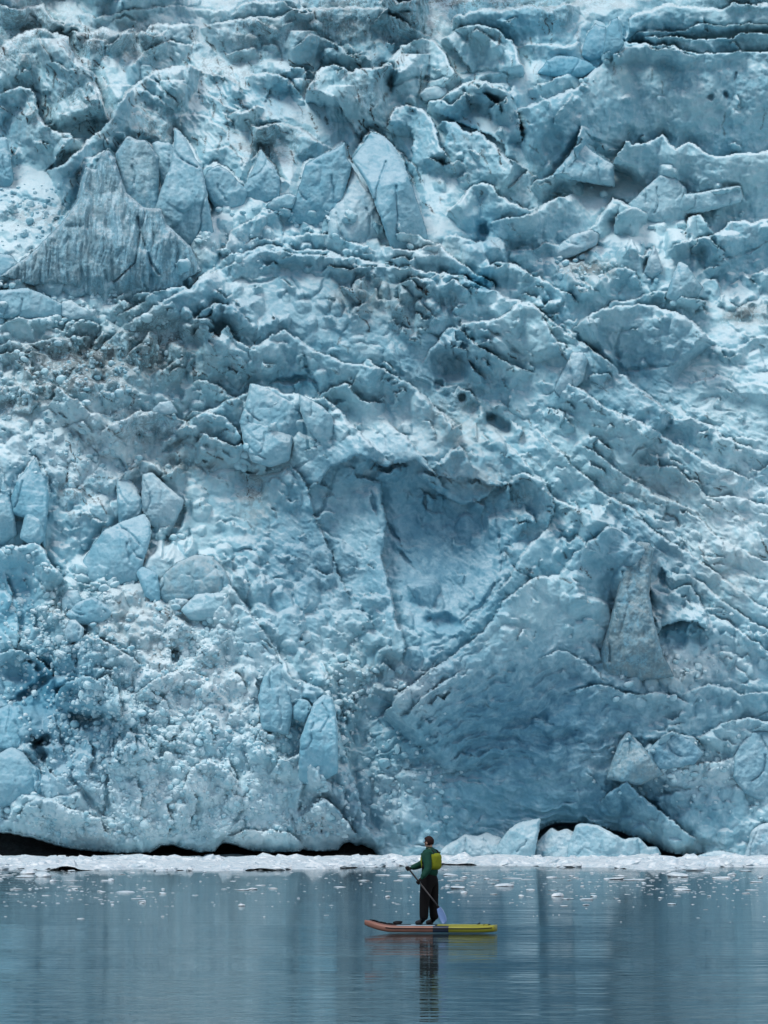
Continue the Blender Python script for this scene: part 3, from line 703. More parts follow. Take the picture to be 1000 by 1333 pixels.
# the lower lip: the ice hangs over the black shore on the left and over a cave on the right
LIP = np.array([(-700, 1081), (0, 1081), (22, 1084), (45, 1089), (70, 1097), (95, 1103), (110, 1105), (135, 1107), (150, 1109), (195, 1108), (205, 1102), (210, 1098), (225, 1098), (245, 1104), (262, 1108),
                (280, 1106), (290, 1095), (310, 1099), (325, 1105), (350, 1108), (390, 1107), (395, 1104), (420, 1107), (440, 1105), (448, 1096), (455, 1094), (465, 1100), (470, 1098), (485, 1104), (490, 1112),
                (500, 1135), (690, 1135), (698, 1082), (720, 1071), (750, 1070), (780, 1075), (810, 1083), (840, 1094), (860, 1105), (880, 1111), (905, 1112), (915, 1109), (925, 1135), (1700, 1135)])
LY = np.interp(PX, LIP[:, 0], LIP[:, 1]) + 1.6 * fbm(PX / 9, PX * 0 + 3.3, 3, 91)
near_lip = LY - PY
D -= 12 * np.clip(1 - np.abs(near_lip) / 16, 0, 1) ** 2 * (near_lip > 0) * (LY < 1125)
D -= 150 * sstep(0, 5, -near_lip) * (LY < 1130)


def relief(px, py):
    """height of the ice relief at picture places (bilinear)"""
    px = np.asarray(px, float); py = np.asarray(py, float)
    j = np.clip(np.searchsorted(xs, px) - 1, 0, NX - 2); i = np.clip(np.searchsorted(ys, py) - 1, 0, NY - 2)
    u = np.clip((px - xs[j]) / (xs[j + 1] - xs[j]), 0, 1); v = np.clip((py - ys[i]) / (ys[i + 1] - ys[i]), 0, 1)
    return (D[i, j] * (1 - u) + D[i, j + 1] * u) * (1 - v) + (D[i + 1, j] * (1 - u) + D[i + 1, j + 1] * u) * v


gx, gy, gz = world(PX, PY, Y0 - D * MPP)
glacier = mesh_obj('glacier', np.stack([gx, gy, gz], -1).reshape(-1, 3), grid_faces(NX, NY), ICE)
tag(glacier, 'blue grey glacier front of crevassed ice rising from the water', kind='structure')

WHITE = area([(280, 900, 90, 60, 1.0), (200, 1030, 200, 50, .7), (200, 800, 60, 40, .8), (150, 1080, 120, 22, .7), (300, 1060, 60, 40, .5), (420, 1030, 40, 40, .5), (230, 870, 90, 70, .9), (250, 800, 60, 40, .8), (420, 1075, 50, 30, 1.0), (100, 580, 120, 60, .7), (80, 1060, 60, 30, .6), (60, 470, 60, 30, .5), (540, 890, 40, 25, .9), (520, 1040, 40, 40, .5),
              (880, 860, 80, 30, .8), (940, 690, 90, 110, .5), (920, 1010, 60, 25, .6), (300, 320, 60, 18, .6), (560, 325, 60, 15, .6), (60, 350, 80, 40, .5), (330, 1085, 50, 15, .8), (230, 40, 250, 40, .3), (600, 620, 40, 12, .8),
              (540, 560, 60, 40, .4), (180, 760, 40, 40, .6), (850, 1000, 60, 16, .6)])
BLUE = area([(50, 900, 60, 50, .75), (10, 780, 40, 60, .5), (110, 930, 40, 30, .5), (885, 826, 40, 20, .5), (625, 365, 22, 18, .8), (575, 815, 40, 16, .6), (640, 790, 30, 20, .4),
             (700, 1050, 180, 40, .4), (660, 960, 120, 50, .35), (400, 935, 22, 40, .6), (690, 30, 60, 25, .5), (790, 50, 30, 25, .6), (740, 85, 30, 14, .7), (520, 240, 40, 40, .3), (440, 235, 30, 40, .35), (380, 495, 30, 10, .5),
             (710, 175, 50, 50, .3), (600, 160, 30, 16, .5), (40, 650, 40, 50, .5), (350, 330, 60, 16, .3), (560, 720, 90, 100, .25), (625, 300, 20, 25, .5), (365, 130, 16, 30, .4), (420, 60, 40, 20, .4), (790, 740, 50, 50, .25), (100, 1000, 90, 40, .3)])
DIRT = area([(140, 465, 110, 26, .9), (90, 495, 70, 20, .8), (150, 460, 90, 22, .75), (100, 490, 80, 22, .7), (215, 445, 40, 9, .9, -14), (20, 520, 40, 25, .6), (765, 350, 30, 11, .9), (972, 411, 26, 10, .85, -12), (200, 420, 40, 14, .6), (165, 400, 30, 14, .5), (440, 30, 50, 30, .6), (340, 40, 40, 30, .5),
             (30, 30, 50, 40, .55), (25, 70, 40, 20, .5), (120, 55, 40, 25, .6), (175, 55, 40, 25, .55), (200, 165, 25, 25, .6), (95, 120, 15, 22, .5), (530, 30, 60, 25, .5), (730, 20, 40, 20, .4), (560, 4, 220, 8, .7), (980, 2, 60, 6, .5), (345, 190, 30, 25, .6),
             (480, 110, 25, 40, .35), (300, 90, 60, 30, .3), (195, 170, 14, 20, .5), (130, 300, 25, 60, .35), (190, 555, 60, 30, .4), (95, 640, 30, 14, .6), (330, 640, 16, 30, .6), (240, 605, 30, 12, .5), (480, 380, 40, 25, .35), (540, 405, 40, 20, .3),
             (90, 800, 30, 30, .35), (210, 840, 30, 14, .4), (120, 140, 30, 60, .3), (50, 160, 40, 40, .25), (600, 520, 30, 20, .4), (675, 650, 14, 14, .5), (700, 230, 40, 30, .25), (130, 820, 60, 20, .3), (380, 190, 30, 30, .35), (60, 280, 50, 20, .4)])
SILT = area([(140, 470, 100, 35, .8), (765, 350, 34, 14, .9), (975, 410, 26, 12, .8), (825, 790, 26, 50, .55), (820, 985, 30, 25, .35), (470, 880, 40, 50, .45), (330, 640, 30, 50, .5), (860, 640, 60, 30, .45), (950, 750, 40, 40, .4), (600, 560, 60, 50, .4),
             (640, 625, 30, 16, .6), (250, 600, 60, 30, .45), (180, 800, 60, 40, .35), (860, 880, 40, 16, .4), (480, 385, 50, 25, .5), (200, 170, 40, 30, .3), (440, 40, 60, 30, .4), (290, 755, 10, 20, .5)])
# thin dark streaks of grit washed down the fluted faces
rk = random.Random(77)
for (x0, x1, y0, y1, n, ang, sp) in ((0, 130, 10, 200, 90, 68, 14), (90, 260, 30, 200, 90, 72, 14), (250, 400, 20, 200, 80, 66, 14), (380, 520, 5, 190, 70, 75, 16), (60, 260, 200, 350, 60, 86, 8), (480, 760, 5, 110, 50, 84, 12), (760, 1000, 80, 200, 12, 88, 8),
                                     (520, 700, 120, 290, 30, 60, 14), (20, 330, 430, 520, 80, 20, 40), (80, 330, 540, 680, 50, 50, 40), (440, 560, 350, 440, 30, 40, 30), (640, 1000, 430, 760, 60, 36, 14), (60, 240, 760, 860, 30, 60, 50)):
    for k in range(n):
        x, y = rk.uniform(x0, x1), rk.uniform(y0, y1); L = 7 + 26 * rk.random() ** 2; a = R(rk.gauss(ang, sp))
        p = [(x, y)]
        for q in range(3):
            a2 = a + rk.gauss(0, .13); p.append((p[-1][0] + L / 3 * math.cos(a2), p[-1][1] + L / 3 * math.sin(a2)))
        sl, d, sg, al, LL = line_field(p, 5)
        DIRT[sl] = np.maximum(DIRT[sl], rk.uniform(.4, 1.2) * np.exp(-(d / rk.uniform(.8, 1.9)) ** 2))
DENSE_SHADE = area([(700, 950, 200, 120, 1.0), (800, 1040, 120, 50, .9), (570, 720, 110, 110, .85), (410, 730, 90, 100, .7), (590, 860, 90, 50, .6), (480, 620, 110, 50, .6), (60, 940, 90, 70, .6), (430, 410, 130, 60, .45), (560, 470, 80, 50, .45), (850, 480, 100, 60, .45),
              (880, 130, 150, 50, .2), (820, 740, 70, 60, .6), (460, 1060, 60, 60, .7), (910, 920, 90, 50, .6), (320, 400, 120, 30, .4), (680, 300, 60, 30, .3)])  # denser ice areas; shade of the alcove and right lobe painted in too
for n, A in (('dense_shade', DENSE_SHADE), ('white', WHITE), ('blue', BLUE), ('dirt', DIRT), ('silt', SILT)): attr(glacier, n, A)

# ------------------------------------------------------------------ separate seracs and ice blocks
def outline(poly, step=1.3, jit=1.2, seed=0, foot=True):
    P = np.array(poly, float)
    if foot:
        y0, y1 = P[:, 1].min(), P[:, 1].max(); mx = P[:, 0].mean(); t = np.clip(((P[:, 1] - y0) / (y1 - y0) - .55) / .45, 0, 1)
        P[:, 0] = mx + (P[:, 0] - mx) * (1 + .35 * t); P[:, 1] += .22 * (y1 - y0) * t
    Q = np.vstack([P, P[:1]])
    seg = np.hypot(*np.diff(Q, axis=0).T)
    L = np.concatenate([[0], np.cumsum(seg)])
    n = max(24, int(L[-1] / step))
    t = np.linspace(0, L[-1], n, endpoint=False)
    x = np.interp(t, L, Q[:, 0]); y = np.interp(t, L, Q[:, 1])
    k = np.array([.25, .5, .25])
    for v in (x, y): v[:] = k[0] * np.roll(v, 1) + k[1] * v + k[2] * np.roll(v, -1)
    return x + jit * fbm(x / 8, y / 8, 3, 200 + seed), y + jit * fbm(x / 8, y / 8, 3, 230 + seed)


HERO, HERO_BOX = [], []


def serac(name, poly, label, cat, lean=.18, prot=3, bulge=.35, flute=0.0, white=0.0, blue=0.0, dirt=0.0, silt=0.0, dense_shade=.3, sink=.4, at=None, group=None, centre=None, rough=1.5):
    seed = int(abs(poly[0][0] * 7 + poly[0][1] * 13)) % 997
    rr = random.Random(seed)
    bx, by = outline(poly, seed=seed % 23, foot=at is None)
    cx, cy = bx.mean(), by.mean()
    size = math.sqrt(np.ptp(bx) * np.ptp(by)) / 2
    N = len(bx)
    # even points inside the outline
    st = 1.25
    gx_, gy_ = np.meshgrid(np.arange(bx.min() + .5, bx.max(), st), np.arange(by.min() + .5, by.max(), st))
    gx_ = gx_.ravel() + .25 * np.sin(gy_.ravel() * 9); gy_ = gy_.ravel() + .25 * np.sin(gx_ * 7)

    def bdist(qx, qy):
        x1, y1 = np.roll(bx, -1), np.roll(by, -1)
        ux, uy = x1 - bx, y1 - by
        t = np.clip(((qx[:, None] - bx) * ux + (qy[:, None] - by) * uy) / (ux * ux + uy * uy + 1e-9), 0, 1)
        d = np.hypot(qx[:, None] - bx - t * ux, qy[:, None] - by - t * uy).min(1)
        cr = ((by > qy[:, None]) != (y1 > qy[:, None])) & (qx[:, None] < bx + (qy[:, None] - by) * ux / np.where(np.abs(uy) < 1e-9, 1e-9, uy))
        return d, cr.sum(1) % 2 == 1
    dd, ins = bdist(gx_, gy_)
    ok = ins & (dd > .7)
    X = np.concatenate([bx, gx_[ok]]); Y = np.concatenate([by, gy_[ok]]); d_ = np.concatenate([np.zeros(N), dd[ok]])
    tri = delaunay_2d_cdt([Vector((p, q)) for p, q in zip(X, Y)], [(i, (i + 1) % N) for i in range(N)], [], 2, 1e-5)
    if len(tri[0]) != len(X):
        vx = np.array([tuple(p) for p in tri[0]]); X, Y = vx[:, 0], vx[:, 1]; d_ = bdist(X, Y)[0]; d_[:N] = 0
    T0 = np.array([f for f in tri[2]])
    S = 1 - np.clip(d_ / max(d_.max(), 1), 0, 1)
    ybot = by.max()
    F = lean * (Y - ybot)
    pl = np.full(X.shape, 0.0)
    for k in range(4):
        a = rr.uniform(0, 6.283); g = rr.uniform(.25, .9)
        pl = np.minimum(pl, size * rr.uniform(.02, .6) * g - g * ((X - cx) * math.cos(a) + (Y - cy) * math.sin(a)))
    rnd = min(6, .3 * size)
    q = np.clip(d_ / rnd, 0, 1)
    F = F + .9 * pl - (1.1 * rnd + .25 * bulge * size) * (1 - np.sqrt(1 - (1 - q) ** 2))
    edge = np.clip(d_ / 2.5, 0, 1)
    F = F + edge * (1.3 * rough * ridged(X / 19, Y / 19, 4, 300 + seed % 40, .55) + .8 * rough * ridged(X / 12, Y / 10, 3, 335, .55) + 1.1 * fbm(X / 8, Y / 8, 4, 340, .6) + .35 * fbm(X / 3, Y / 3, 2, 350)
                    +   .09 * size * blocks(X / (4 + .42 * size) + seed * .37, Y / (5 + .5 * size) + seed * .21, 5, .6))
    if flute: F = F + flute * edge * (ridged(X / 10 + .05 * Y / 10 + .6 * fbm(X / 30, Y / 40, 2, 358), Y / 90, 3, 360 + seed % 30) + .5 * ridged(X / 22, Y / 80, 2, 365))
    # fissures
    fis = np.zeros(X.shape)
    for k in range(1 + int(min(size, 60) / 22)):
        fx, fy = rr.uniform(bx.min(), bx.max()), rr.uniform(by.min(), cy); an = R(rr.gauss(86, 14))
        for m_ in range(rr.randint(3, 6)):
            L = rr.uniform(.12, .3) * size; nx_, ny_ = fx + L * math.cos(an), fy + L * math.sin(an)
            ux, uy = nx_ - fx, ny_ - fy; t = np.clip(((X - fx) * ux + (Y - fy) * uy) / (ux * ux + uy * uy + 1e-9), 0, 1)
            fis = np.maximum(fis, np.exp(-(np.hypot(X - fx - t * ux, Y - fy - t * uy) / rr.uniform(.9, 1.7)) ** 2))
            fx, fy, an = nx_, ny_, an + rr.gauss(0, .28)
    F = F - fis * (1.5 + .07 * size) * edge
    if at is None:
        F = F - sink * size * np.clip((Y - cy) / (ybot - cy), 0, 1) ** 2.5
        # the foot is sunk in the ice below it, the head stands free
        rel = relief(X, Y); low = Y > cy + .45 * (ybot - cy)
        at = np.percentile((rel - F)[low], 50) + (.4 if name != P_ else 1.0) * prot
        at = max(at, np.percentile((rel - F)[Y < cy], 80) + .7 * prot)
    F = F + at
    Fb = F[:N]
    back = np.median(Fb) - size * .9
    sb = np.array([.97, .85, .6, .3, .04])[:, None]
    XB = cx + sb * (bx - cx); YB = cy + sb * (by - cy)
    FB = Fb * 0 + back - size * .35 * np.sqrt(np.clip(1 - sb ** 3, 0, 1)) + 1.5 * fbm(XB / 14, YB / 14, 3, 370)
    XA = np.vstack([bx[None], XB]); YA = np.vstack([by[None], YB]); FA = np.vstack([((Fb + back) * .5)[None], FB])
    K = len(XA); n0 = len(X)
    x, y, z = world(np.concatenate([X, XA.ravel()]), np.concatenate([Y, YA.ravel()]), Y0 - np.concatenate([F, FA.ravel()]) * MPP)
    V = np.stack([x, y, z], -1)
    i = np.vstack([np.arange(N)[None], n0 + np.arange(K * N).reshape(K, N)]); r = np.roll(i, -1, axis=1)
    q = np.stack([i[:-1], i[1:], r[1:], r[:-1]], -1).reshape(-1, 4)
    T = np.vstack([T0, q[:, [0, 1, 2]], q[:, [0, 2, 3]]])
    c0 = len(V); V = np.vstack([V, V[-N:].mean(0)])
    T = np.vstack([T, np.stack([np.full(N, c0), r[-1], i[-1]], -1)])
    # all faces outwards
    fn = np.cross(V[T[:len(T0), 1]] - V[T[:len(T0), 0]], V[T[:len(T0), 2]] - V[T[:len(T0), 0]])
    fl_ = fn[:, 1] > 0
    T[:len(T0)][fl_] = T[:len(T0)][fl_][:, ::-1]
    org = V.mean(0)
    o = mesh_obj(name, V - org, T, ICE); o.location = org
    nv = len(V)
    for n, v in (('white', white), ('blue', blue), ('dirt', dirt), ('silt', silt), ('dense_shade', dense_shade)):
        if v: attr(o, n, np.full(nv, v))
    tag(o, label, cat, group, 'thing')
    if name != 'stranded_berg': HERO.append((float(np.mean(bx)), float(np.mean(by)), label)); HERO_BOX.append((float(np.mean(bx)), float(np.mean(by)), label, float(np.ptp(bx)), float(np.ptp(by))))
    return o


P_ = 'ice_pinnacle'; B_ = 'ice_block'; S_ = 'ice_slab'
serac(P_, [(140, 194), (150, 204), (158, 232), (165, 250), (187, 270), (210, 271), (216, 290), (240, 310), (244, 332), (222, 342), (222, 352), (190, 360), (160, 366), (130, 360), (105, 345), (62, 345), (25, 336), (50, 318), (80, 290), (100, 262), (104, 240), (112, 216), (124, 221), (131, 200)],
      'tall fluted ice spire with dark vertical streaks, broad foot, upper left', 'ice pinnacle', lean=.25, prot=10, flute=9, dense_shade=.4, dirt=.3, silt=.0, bulge=.5, centre=(145, 300), rough=1.6)
serac(S_, [(158, 188), (166, 176), (178, 182), (190, 182), (208, 205), (205, 240), (202, 272), (185, 276), (163, 250), (155, 225), (150, 200)],
      'upright pale slab with rounded right shoulder just behind the fluted spire', 'ice slab', lean=.3, prot=10, dirt=.2, flute=1.5)
serac(P_, [(227, 165), (236, 172), (245, 185), (254, 205), (264, 220), (268, 240), (271, 280), (262, 302), (235, 302), (214, 278), (204, 268), (211, 242), (222, 215), (226, 190)],
      'slender shark-fin ice spire right of the fluted spire', 'ice pinnacle', lean=.3, prot=9, flute=1.5, blue=.15)
serac(S_, [(198, 186), (205, 183), (222, 186), (229, 196), (226, 220), (212, 236), (205, 215)], 'small flat-topped slab wedged between the upright slab and the shark-fin spire', 'ice slab', prot=4)
serac(P_, [(-14, 180), (0, 178), (9, 178), (12, 190), (16, 225), (10, 236), (-14, 236)], 'pale blue pillar cut by the left edge of the photo near the top', 'ice pinnacle', prot=8, blue=.2)
serac(B_, [(398, 213), (420, 200), (436, 194), (449, 184), (451, 205), (459, 216), (450, 240), (440, 262), (430, 276), (400, 276), (385, 271), (391, 240)],
      'big leaning blue block with a sharp top corner, left of the pale wedge', 'ice block', prot=9, lean=.2, blue=.3)
serac(S_, [(457, 214), (475, 243), (490, 264), (499, 302), (470, 304), (435, 294), (430, 272), (450, 244)], 'pale rough triangular wedge leaning on the big blue corner block', 'ice slab', prot=5, lean=.5, white=.25)
serac(P_, [(458, 208), (468, 194), (483, 172), (498, 176), (512, 188), (524, 210), (536, 240), (548, 290), (540, 304), (508, 300), (496, 270), (478, 240)],
      'tall smooth blue fin rising behind the pale wedge', 'ice pinnacle', prot=4, lean=.5, blue=.25)
serac(P_, [(726, 222), (740, 203), (755, 181), (772, 197), (790, 209), (798, 213), (791, 233), (765, 229), (740, 226)], 'small sharp pyramid in front of the pitted wall', 'ice pinnacle', prot=8, lean=.35, blue=.1)
serac(B_, [(820, 263), (845, 240), (860, 227), (880, 231), (894, 245), (892, 271), (880, 284), (850, 281), (828, 270)], 'broad angular block above a thin black crack on the right', 'ice block', prot=6)
serac(S_, [(890, 252), (910, 251), (930, 246), (964, 241), (968, 255), (962, 262), (915, 272), (892, 273)], 'long low brick of ice right of the broad angular block', 'ice slab', prot=5)
serac(S_, [(326, 498), (345, 503), (365, 515), (384, 524), (396, 546), (390, 562), (360, 572), (335, 567), (314, 546), (321, 520)], 'pale flat-faced slab with a pointed left top, middle left of centre', 'ice slab', prot=8, lean=.3)
serac(S_, [(389, 512), (400, 517), (420, 529), (434, 543), (431, 560), (420, 570), (402, 555), (391, 536)], 'blade-shaped shard right of the flat-faced slab', 'ice slab', prot=10, lean=.3)
serac(S_, [(312, 548), (325, 544), (350, 552), (382, 567), (370, 591), (350, 597), (330, 592), (318, 576)], 'tilted triangular plate under the flat-faced slab', 'ice slab', prot=11, lean=.5)
serac(B_, [(112, 726), (120, 710), (135, 690), (160, 678), (188, 668), (196, 680), (197, 700), (186, 722), (176, 742), (150, 748), (125, 742)], 'large smooth blue-grey boulder standing on edge above the pale rubble', 'ice block', prot=12, lean=.25, rough=1.1, blue=.2)
serac(P_, [(45, 595), (53, 612), (61, 625), (65, 645), (59, 670), (55, 697), (40, 668), (18, 664), (13, 650), (22, 625), (36, 610)], 'tall blue spire with a concave left flank at the left edge', 'ice pinnacle', prot=12, lean=.3, blue=.35)
serac(P_, [(43, 644), (50, 665), (57, 692), (46, 704), (28, 692), (34, 665)], 'little spire standing in front of the tall blue spire', 'ice pinnacle', prot=16, lean=.3, blue=.15)
serac(P_, [(-14, 600), (2, 608), (9, 630), (16, 655), (19, 682), (0, 694), (-14, 690)], 'pale spire cut by the left edge beside the tall blue spire', 'ice pinnacle', prot=9, lean=.3)
serac(B_, [(207, 758), (215, 745), (230, 732), (255, 721), (278, 724), (292, 740), (298, 756), (291, 769), (270, 774), (250, 772), (225, 776), (212, 769)], 'round boulder with a brown dirty right edge', 'ice block', prot=13, lean=.2, rough=1.1, silt=.3, dirt=.1)
serac(B_, [(238, 792), (255, 773), (275, 771), (296, 771), (301, 790), (286, 802), (255, 802)], 'squat grey boulder directly under the round boulder', 'ice block', prot=8, rough=1.2)
serac(B_, [(177, 745), (185, 737), (204, 745), (208, 760), (206, 782), (190, 772)], 'bright cyan block tucked left of the round boulder', 'ice block', prot=13, blue=.4)
serac(S_, [(151, 620), (165, 619), (178, 634), (186, 655), (181, 670), (158, 680), (153, 655)], 'upright oval slab above the smooth blue-grey boulder', 'ice slab', prot=9, rough=1.2)
serac(B_, [(185, 617), (198, 614), (215, 630), (241, 651), (226, 671), (217, 686), (195, 672), (185, 660)], 'large faceted block left of the deep blue slit', 'ice block', prot=8, white=.3)
serac(B_, [(80, 780), (88, 768), (101, 767), (107, 780), (100, 790), (86, 792)], 'cube-like block half sunk in dirty rubble', 'ice block', prot=9)
serac(B_, [(88, 798), (100, 784), (120, 776), (138, 786), (150, 797), (130, 806), (104, 808)], 'domed blue block below the cube-like block', 'ice block', prot=11, blue=.2)
serac(B_, [(84, 822), (90, 806), (98, 806), (110, 818), (104, 830), (88, 832)], 'small pale rounded block below the domed blue block', 'ice block', prot=10, white=.3)
serac(B_, [(-14, 985), (0, 980), (15, 971), (30, 979), (40, 992), (51, 1000), (56, 1020), (40, 1032), (20, 1038), (-14, 1038)], 'smooth blue dome at the left edge low on the front', 'ice block', prot=14, rough=1.2, dense_shade=.4, blue=.2)
serac(P_, [(-14, 925), (2, 921), (12, 915), (18, 920), (26, 917), (31, 928), (36, 952), (30, 972), (-14, 978)], 'blue twin-topped shard at the left edge above the smooth dome', 'ice pinnacle', prot=8, blue=.45)
serac(B_, [(343, 880), (352, 868), (365, 862), (374, 870), (378, 890), (380, 918), (372, 940), (345, 936), (336, 905)], 'tall rounded cyan block on the left buttress', 'ice block', prot=3, lean=.15, blue=.15, rough=1.8)
serac(P_, [(409, 914), (422, 903), (433, 907), (437, 925), (440, 950), (436, 990), (412, 1004), (394, 998), (391, 960), (400, 936)], 'fresh bright blue shard on the right end of the left buttress', 'ice pinnacle', prot=3, blue=.3, lean=.15, rough=2)
serac(B_, [(381, 918), (390, 908), (402, 912), (407, 922), (396, 936), (384, 932)], 'small vivid blue lump left of the fresh bright blue shard', 'ice block', prot=5, blue=.3, rough=1.8)
serac(B_, [(955, 986), (965, 965), (980, 951), (1000, 949), (1020, 952), (1020, 1030), (985, 1026), (972, 1020), (957, 1006)], 'big round blue boulder cut by the right edge', 'ice block', prot=8, dense_shade=.6, lean=.1, rough=2)
serac(P_, [(818, 713), (830, 704), (846, 706), (852, 716), (848, 745), (846, 775), (851, 805), (858, 832), (866, 850), (830, 856), (796, 850), (789, 830), (797, 800), (803, 770), (809, 740)],
      'dirty grey ice column on the right lobe, studded with stones', 'ice pinnacle', prot=5, lean=.3, silt=.45, dirt=.35, dense_shade=.6, flute=2, rough=2.4)
serac(S_, [(726, 320), (745, 305), (770, 298), (780, 304), (778, 318), (750, 328), (730, 334)], 'pale log-shaped block lying above the brown rubble', 'ice slab', prot=10, white=.35, rough=.6)
serac(P_, [(871, 380), (877, 355), (884, 339), (895, 345), (906, 362), (913, 371), (905, 380), (886, 386)], 'grey cone-shaped block right of the brown rubble', 'ice pinnacle', prot=9)
serac(P_, [(840, 350), (846, 332), (851, 318), (857, 330), (861, 348), (850, 356)], 'needle of white ice left of the grey cone-shaped block', 'ice pinnacle', prot=8, white=.3)
serac(B_, [(726, 500), (745, 458), (760, 458), (766, 470), (758, 492), (745, 502), (733, 505)], 'pale upright knob at the head of the long diagonal ridge', 'ice block', prot=6, white=.2)
serac(B_, [(547, 122), (554, 114), (570, 111), (582, 115), (583, 121), (570, 127), (556, 129)], 'loose pebble-shaped block perched beside the capped serac', 'ice block', prot=10, white=.3, rough=.6)
serac(B_, [(706, 93), (712, 78), (725, 72), (750, 73), (769, 82), (777, 89), (755, 96), (730, 98)], 'bright cyan block in the hollow below the two blue spires', 'ice block', prot=8, blue=.6)
serac(P_, [(760, 66), (763, 46), (775, 30), (781, 33), (789, 36), (792, 58), (786, 68), (770, 72)], 'left-hand twin blue spire near the top right', 'ice pinnacle', prot=8, blue=.45)
serac(P_, [(788, 62), (790, 38), (797, 25), (804, 22), (809, 35), (811, 54), (800, 65)], 'right-hand twin blue spire near the top right', 'ice pinnacle', prot=9, blue=.5)
serac(B_, [(348, 266), (360, 256), (377, 251), (387, 255), (379, 269), (360, 273)], 'low rounded block at the foot of the big blue corner block', 'ice block', prot=7)
serac(B_, [(198, 532), (208, 523), (222, 521), (229, 535), (205, 538)], 'small white block above the bulging blue cap', 'ice block', prot=8, white=.4)
serac(B_, [(840, 1000), (846, 972), (862, 958), (880, 954), (900, 962), (916, 980), (900, 990), (862, 996)], 'wide rounded lump below the right lobe, grey and rough', 'ice block', prot=2, dense_shade=.8, rough=2.2)
serac(P_, [(796, 1004), (806, 966), (818, 951), (836, 970), (858, 1000), (830, 1010)], 'dirty pyramid left of the wide rounded lump', 'ice pinnacle', prot=2, silt=.35, dirt=.25, dense_shade=.6, rough=2.2)
serac(B_, [(33, 346), (50, 338), (68, 341), (66, 350), (45, 356), (34, 353)], 'white flat loaf of ice left of the fluted foot', 'ice block', prot=9, white=.5)
serac(B_, [(43, 359), (62, 350), (80, 346), (83, 370), (76, 382), (50, 380)], 'boxy blue-grey block under the white flat loaf', 'ice block', prot=8, white=.15)
serac(B_, [(82, 350), (89, 342), (105, 351), (119, 365), (115, 377), (95, 382), (83, 373)], 'angular block in front of the foot of the fluted spire', 'ice block', prot=9, dirt=.2)
serac(B_, [(112, 350), (121, 345), (135, 352), (151, 370), (136, 377), (118, 369)], 'smooth lozenge block at the right end of the blocks before the fluted spire', 'ice block', prot=9, white=.2)
serac(S_, [(-14, 378), (10, 377), (35, 374), (60, 384), (81, 395), (70, 409), (40, 411), (-14, 407)], 'long low blue slab at the left edge below the boxy block', 'ice slab', prot=8, lean=.2, blue=.2)
serac(B_, [(-14, 332), (0, 329), (15, 332), (28, 347), (41, 358), (20, 362), (-14, 362)], 'blue block at the left edge left of the white flat loaf', 'ice block', prot=8, blue=.2)
serac(B_, [(79, 408), (80, 393), (92, 389), (105, 399), (126, 402), (117, 410), (95, 412)], 'tumbled white block at the right end of the long low slab', 'ice block', prot=7, white=.35)
serac(P_, [(316, 246), (325, 228), (333, 210), (340, 193), (347, 205), (356, 216), (364, 230), (360, 248), (340, 254)], 'ragged blue peak left of the big blue corner block', 'ice pinnacle', prot=7, blue=.2)
serac(P_, [(262, 240), (270, 222), (284, 214), (298, 222), (310, 236), (322, 246), (312, 262), (285, 264)], 'blue shoulder block between the shark-fin spire and the ragged peak', 'ice pinnacle', prot=6, blue=.2)
serac('stranded_berg', [(650, 1096), (660, 1082), (674, 1071), (690, 1067), (704, 1064), (703, 1078), (699, 1096), (696, 1119), (655, 1119), (640, 1112)], 'leaning blue berg with a sharp upright prow at the foot of the front', 'iceberg', at=62, lean=.15, white=.15, rough=.8)
serac('stranded_berg', [(738, 1100), (750, 1074), (756, 1071), (780, 1074), (800, 1086), (814, 1093), (820, 1090), (833, 1090), (843, 1102), (856, 1102), (861, 1112), (858, 1120), (736, 1120)], 'long humped berg with a stepped right end before the dark cave', 'iceberg', at=58, lean=.15, white=.2, centre=(790, 1104))
serac('stranded_berg', [(570, 1112), (580, 1100), (592, 1094), (605, 1086), (622, 1088), (634, 1083), (652, 1090), (660, 1100), (660, 1120), (572, 1120)], 'low knobbly heap of white ice right behind the paddler', 'iceberg', at=48, lean=.3, white=.5, rough=2.6)
serac('stranded_berg', [(696, 1100), (704, 1090), (718, 1077), (726, 1082), (738, 1078), (752, 1086), (758, 1104), (756, 1120), (694, 1120)], 'white crumbled heap between the leaning berg and the long humped berg', 'iceberg', at=40, lean=.3, white=.5, rough=2.2)
serac('stranded_berg', [(903, 1118), (912, 1112), (930, 1107), (946, 1108), (958, 1111), (972, 1117), (968, 1121), (906, 1121)], 'flat white floe stranded right of the cave', 'iceberg', at=62, lean=.2, white=.7, rough=.8)
serac('stranded_berg', [(968, 1116), (974, 1098), (978, 1082), (988, 1073), (1004, 1070), (1020, 1074), (1020, 1121), (970, 1121)], 'white crumbled heap cut by the right edge at the waterline', 'iceberg', at=44, lean=.2, white=.6, rough=2.6)

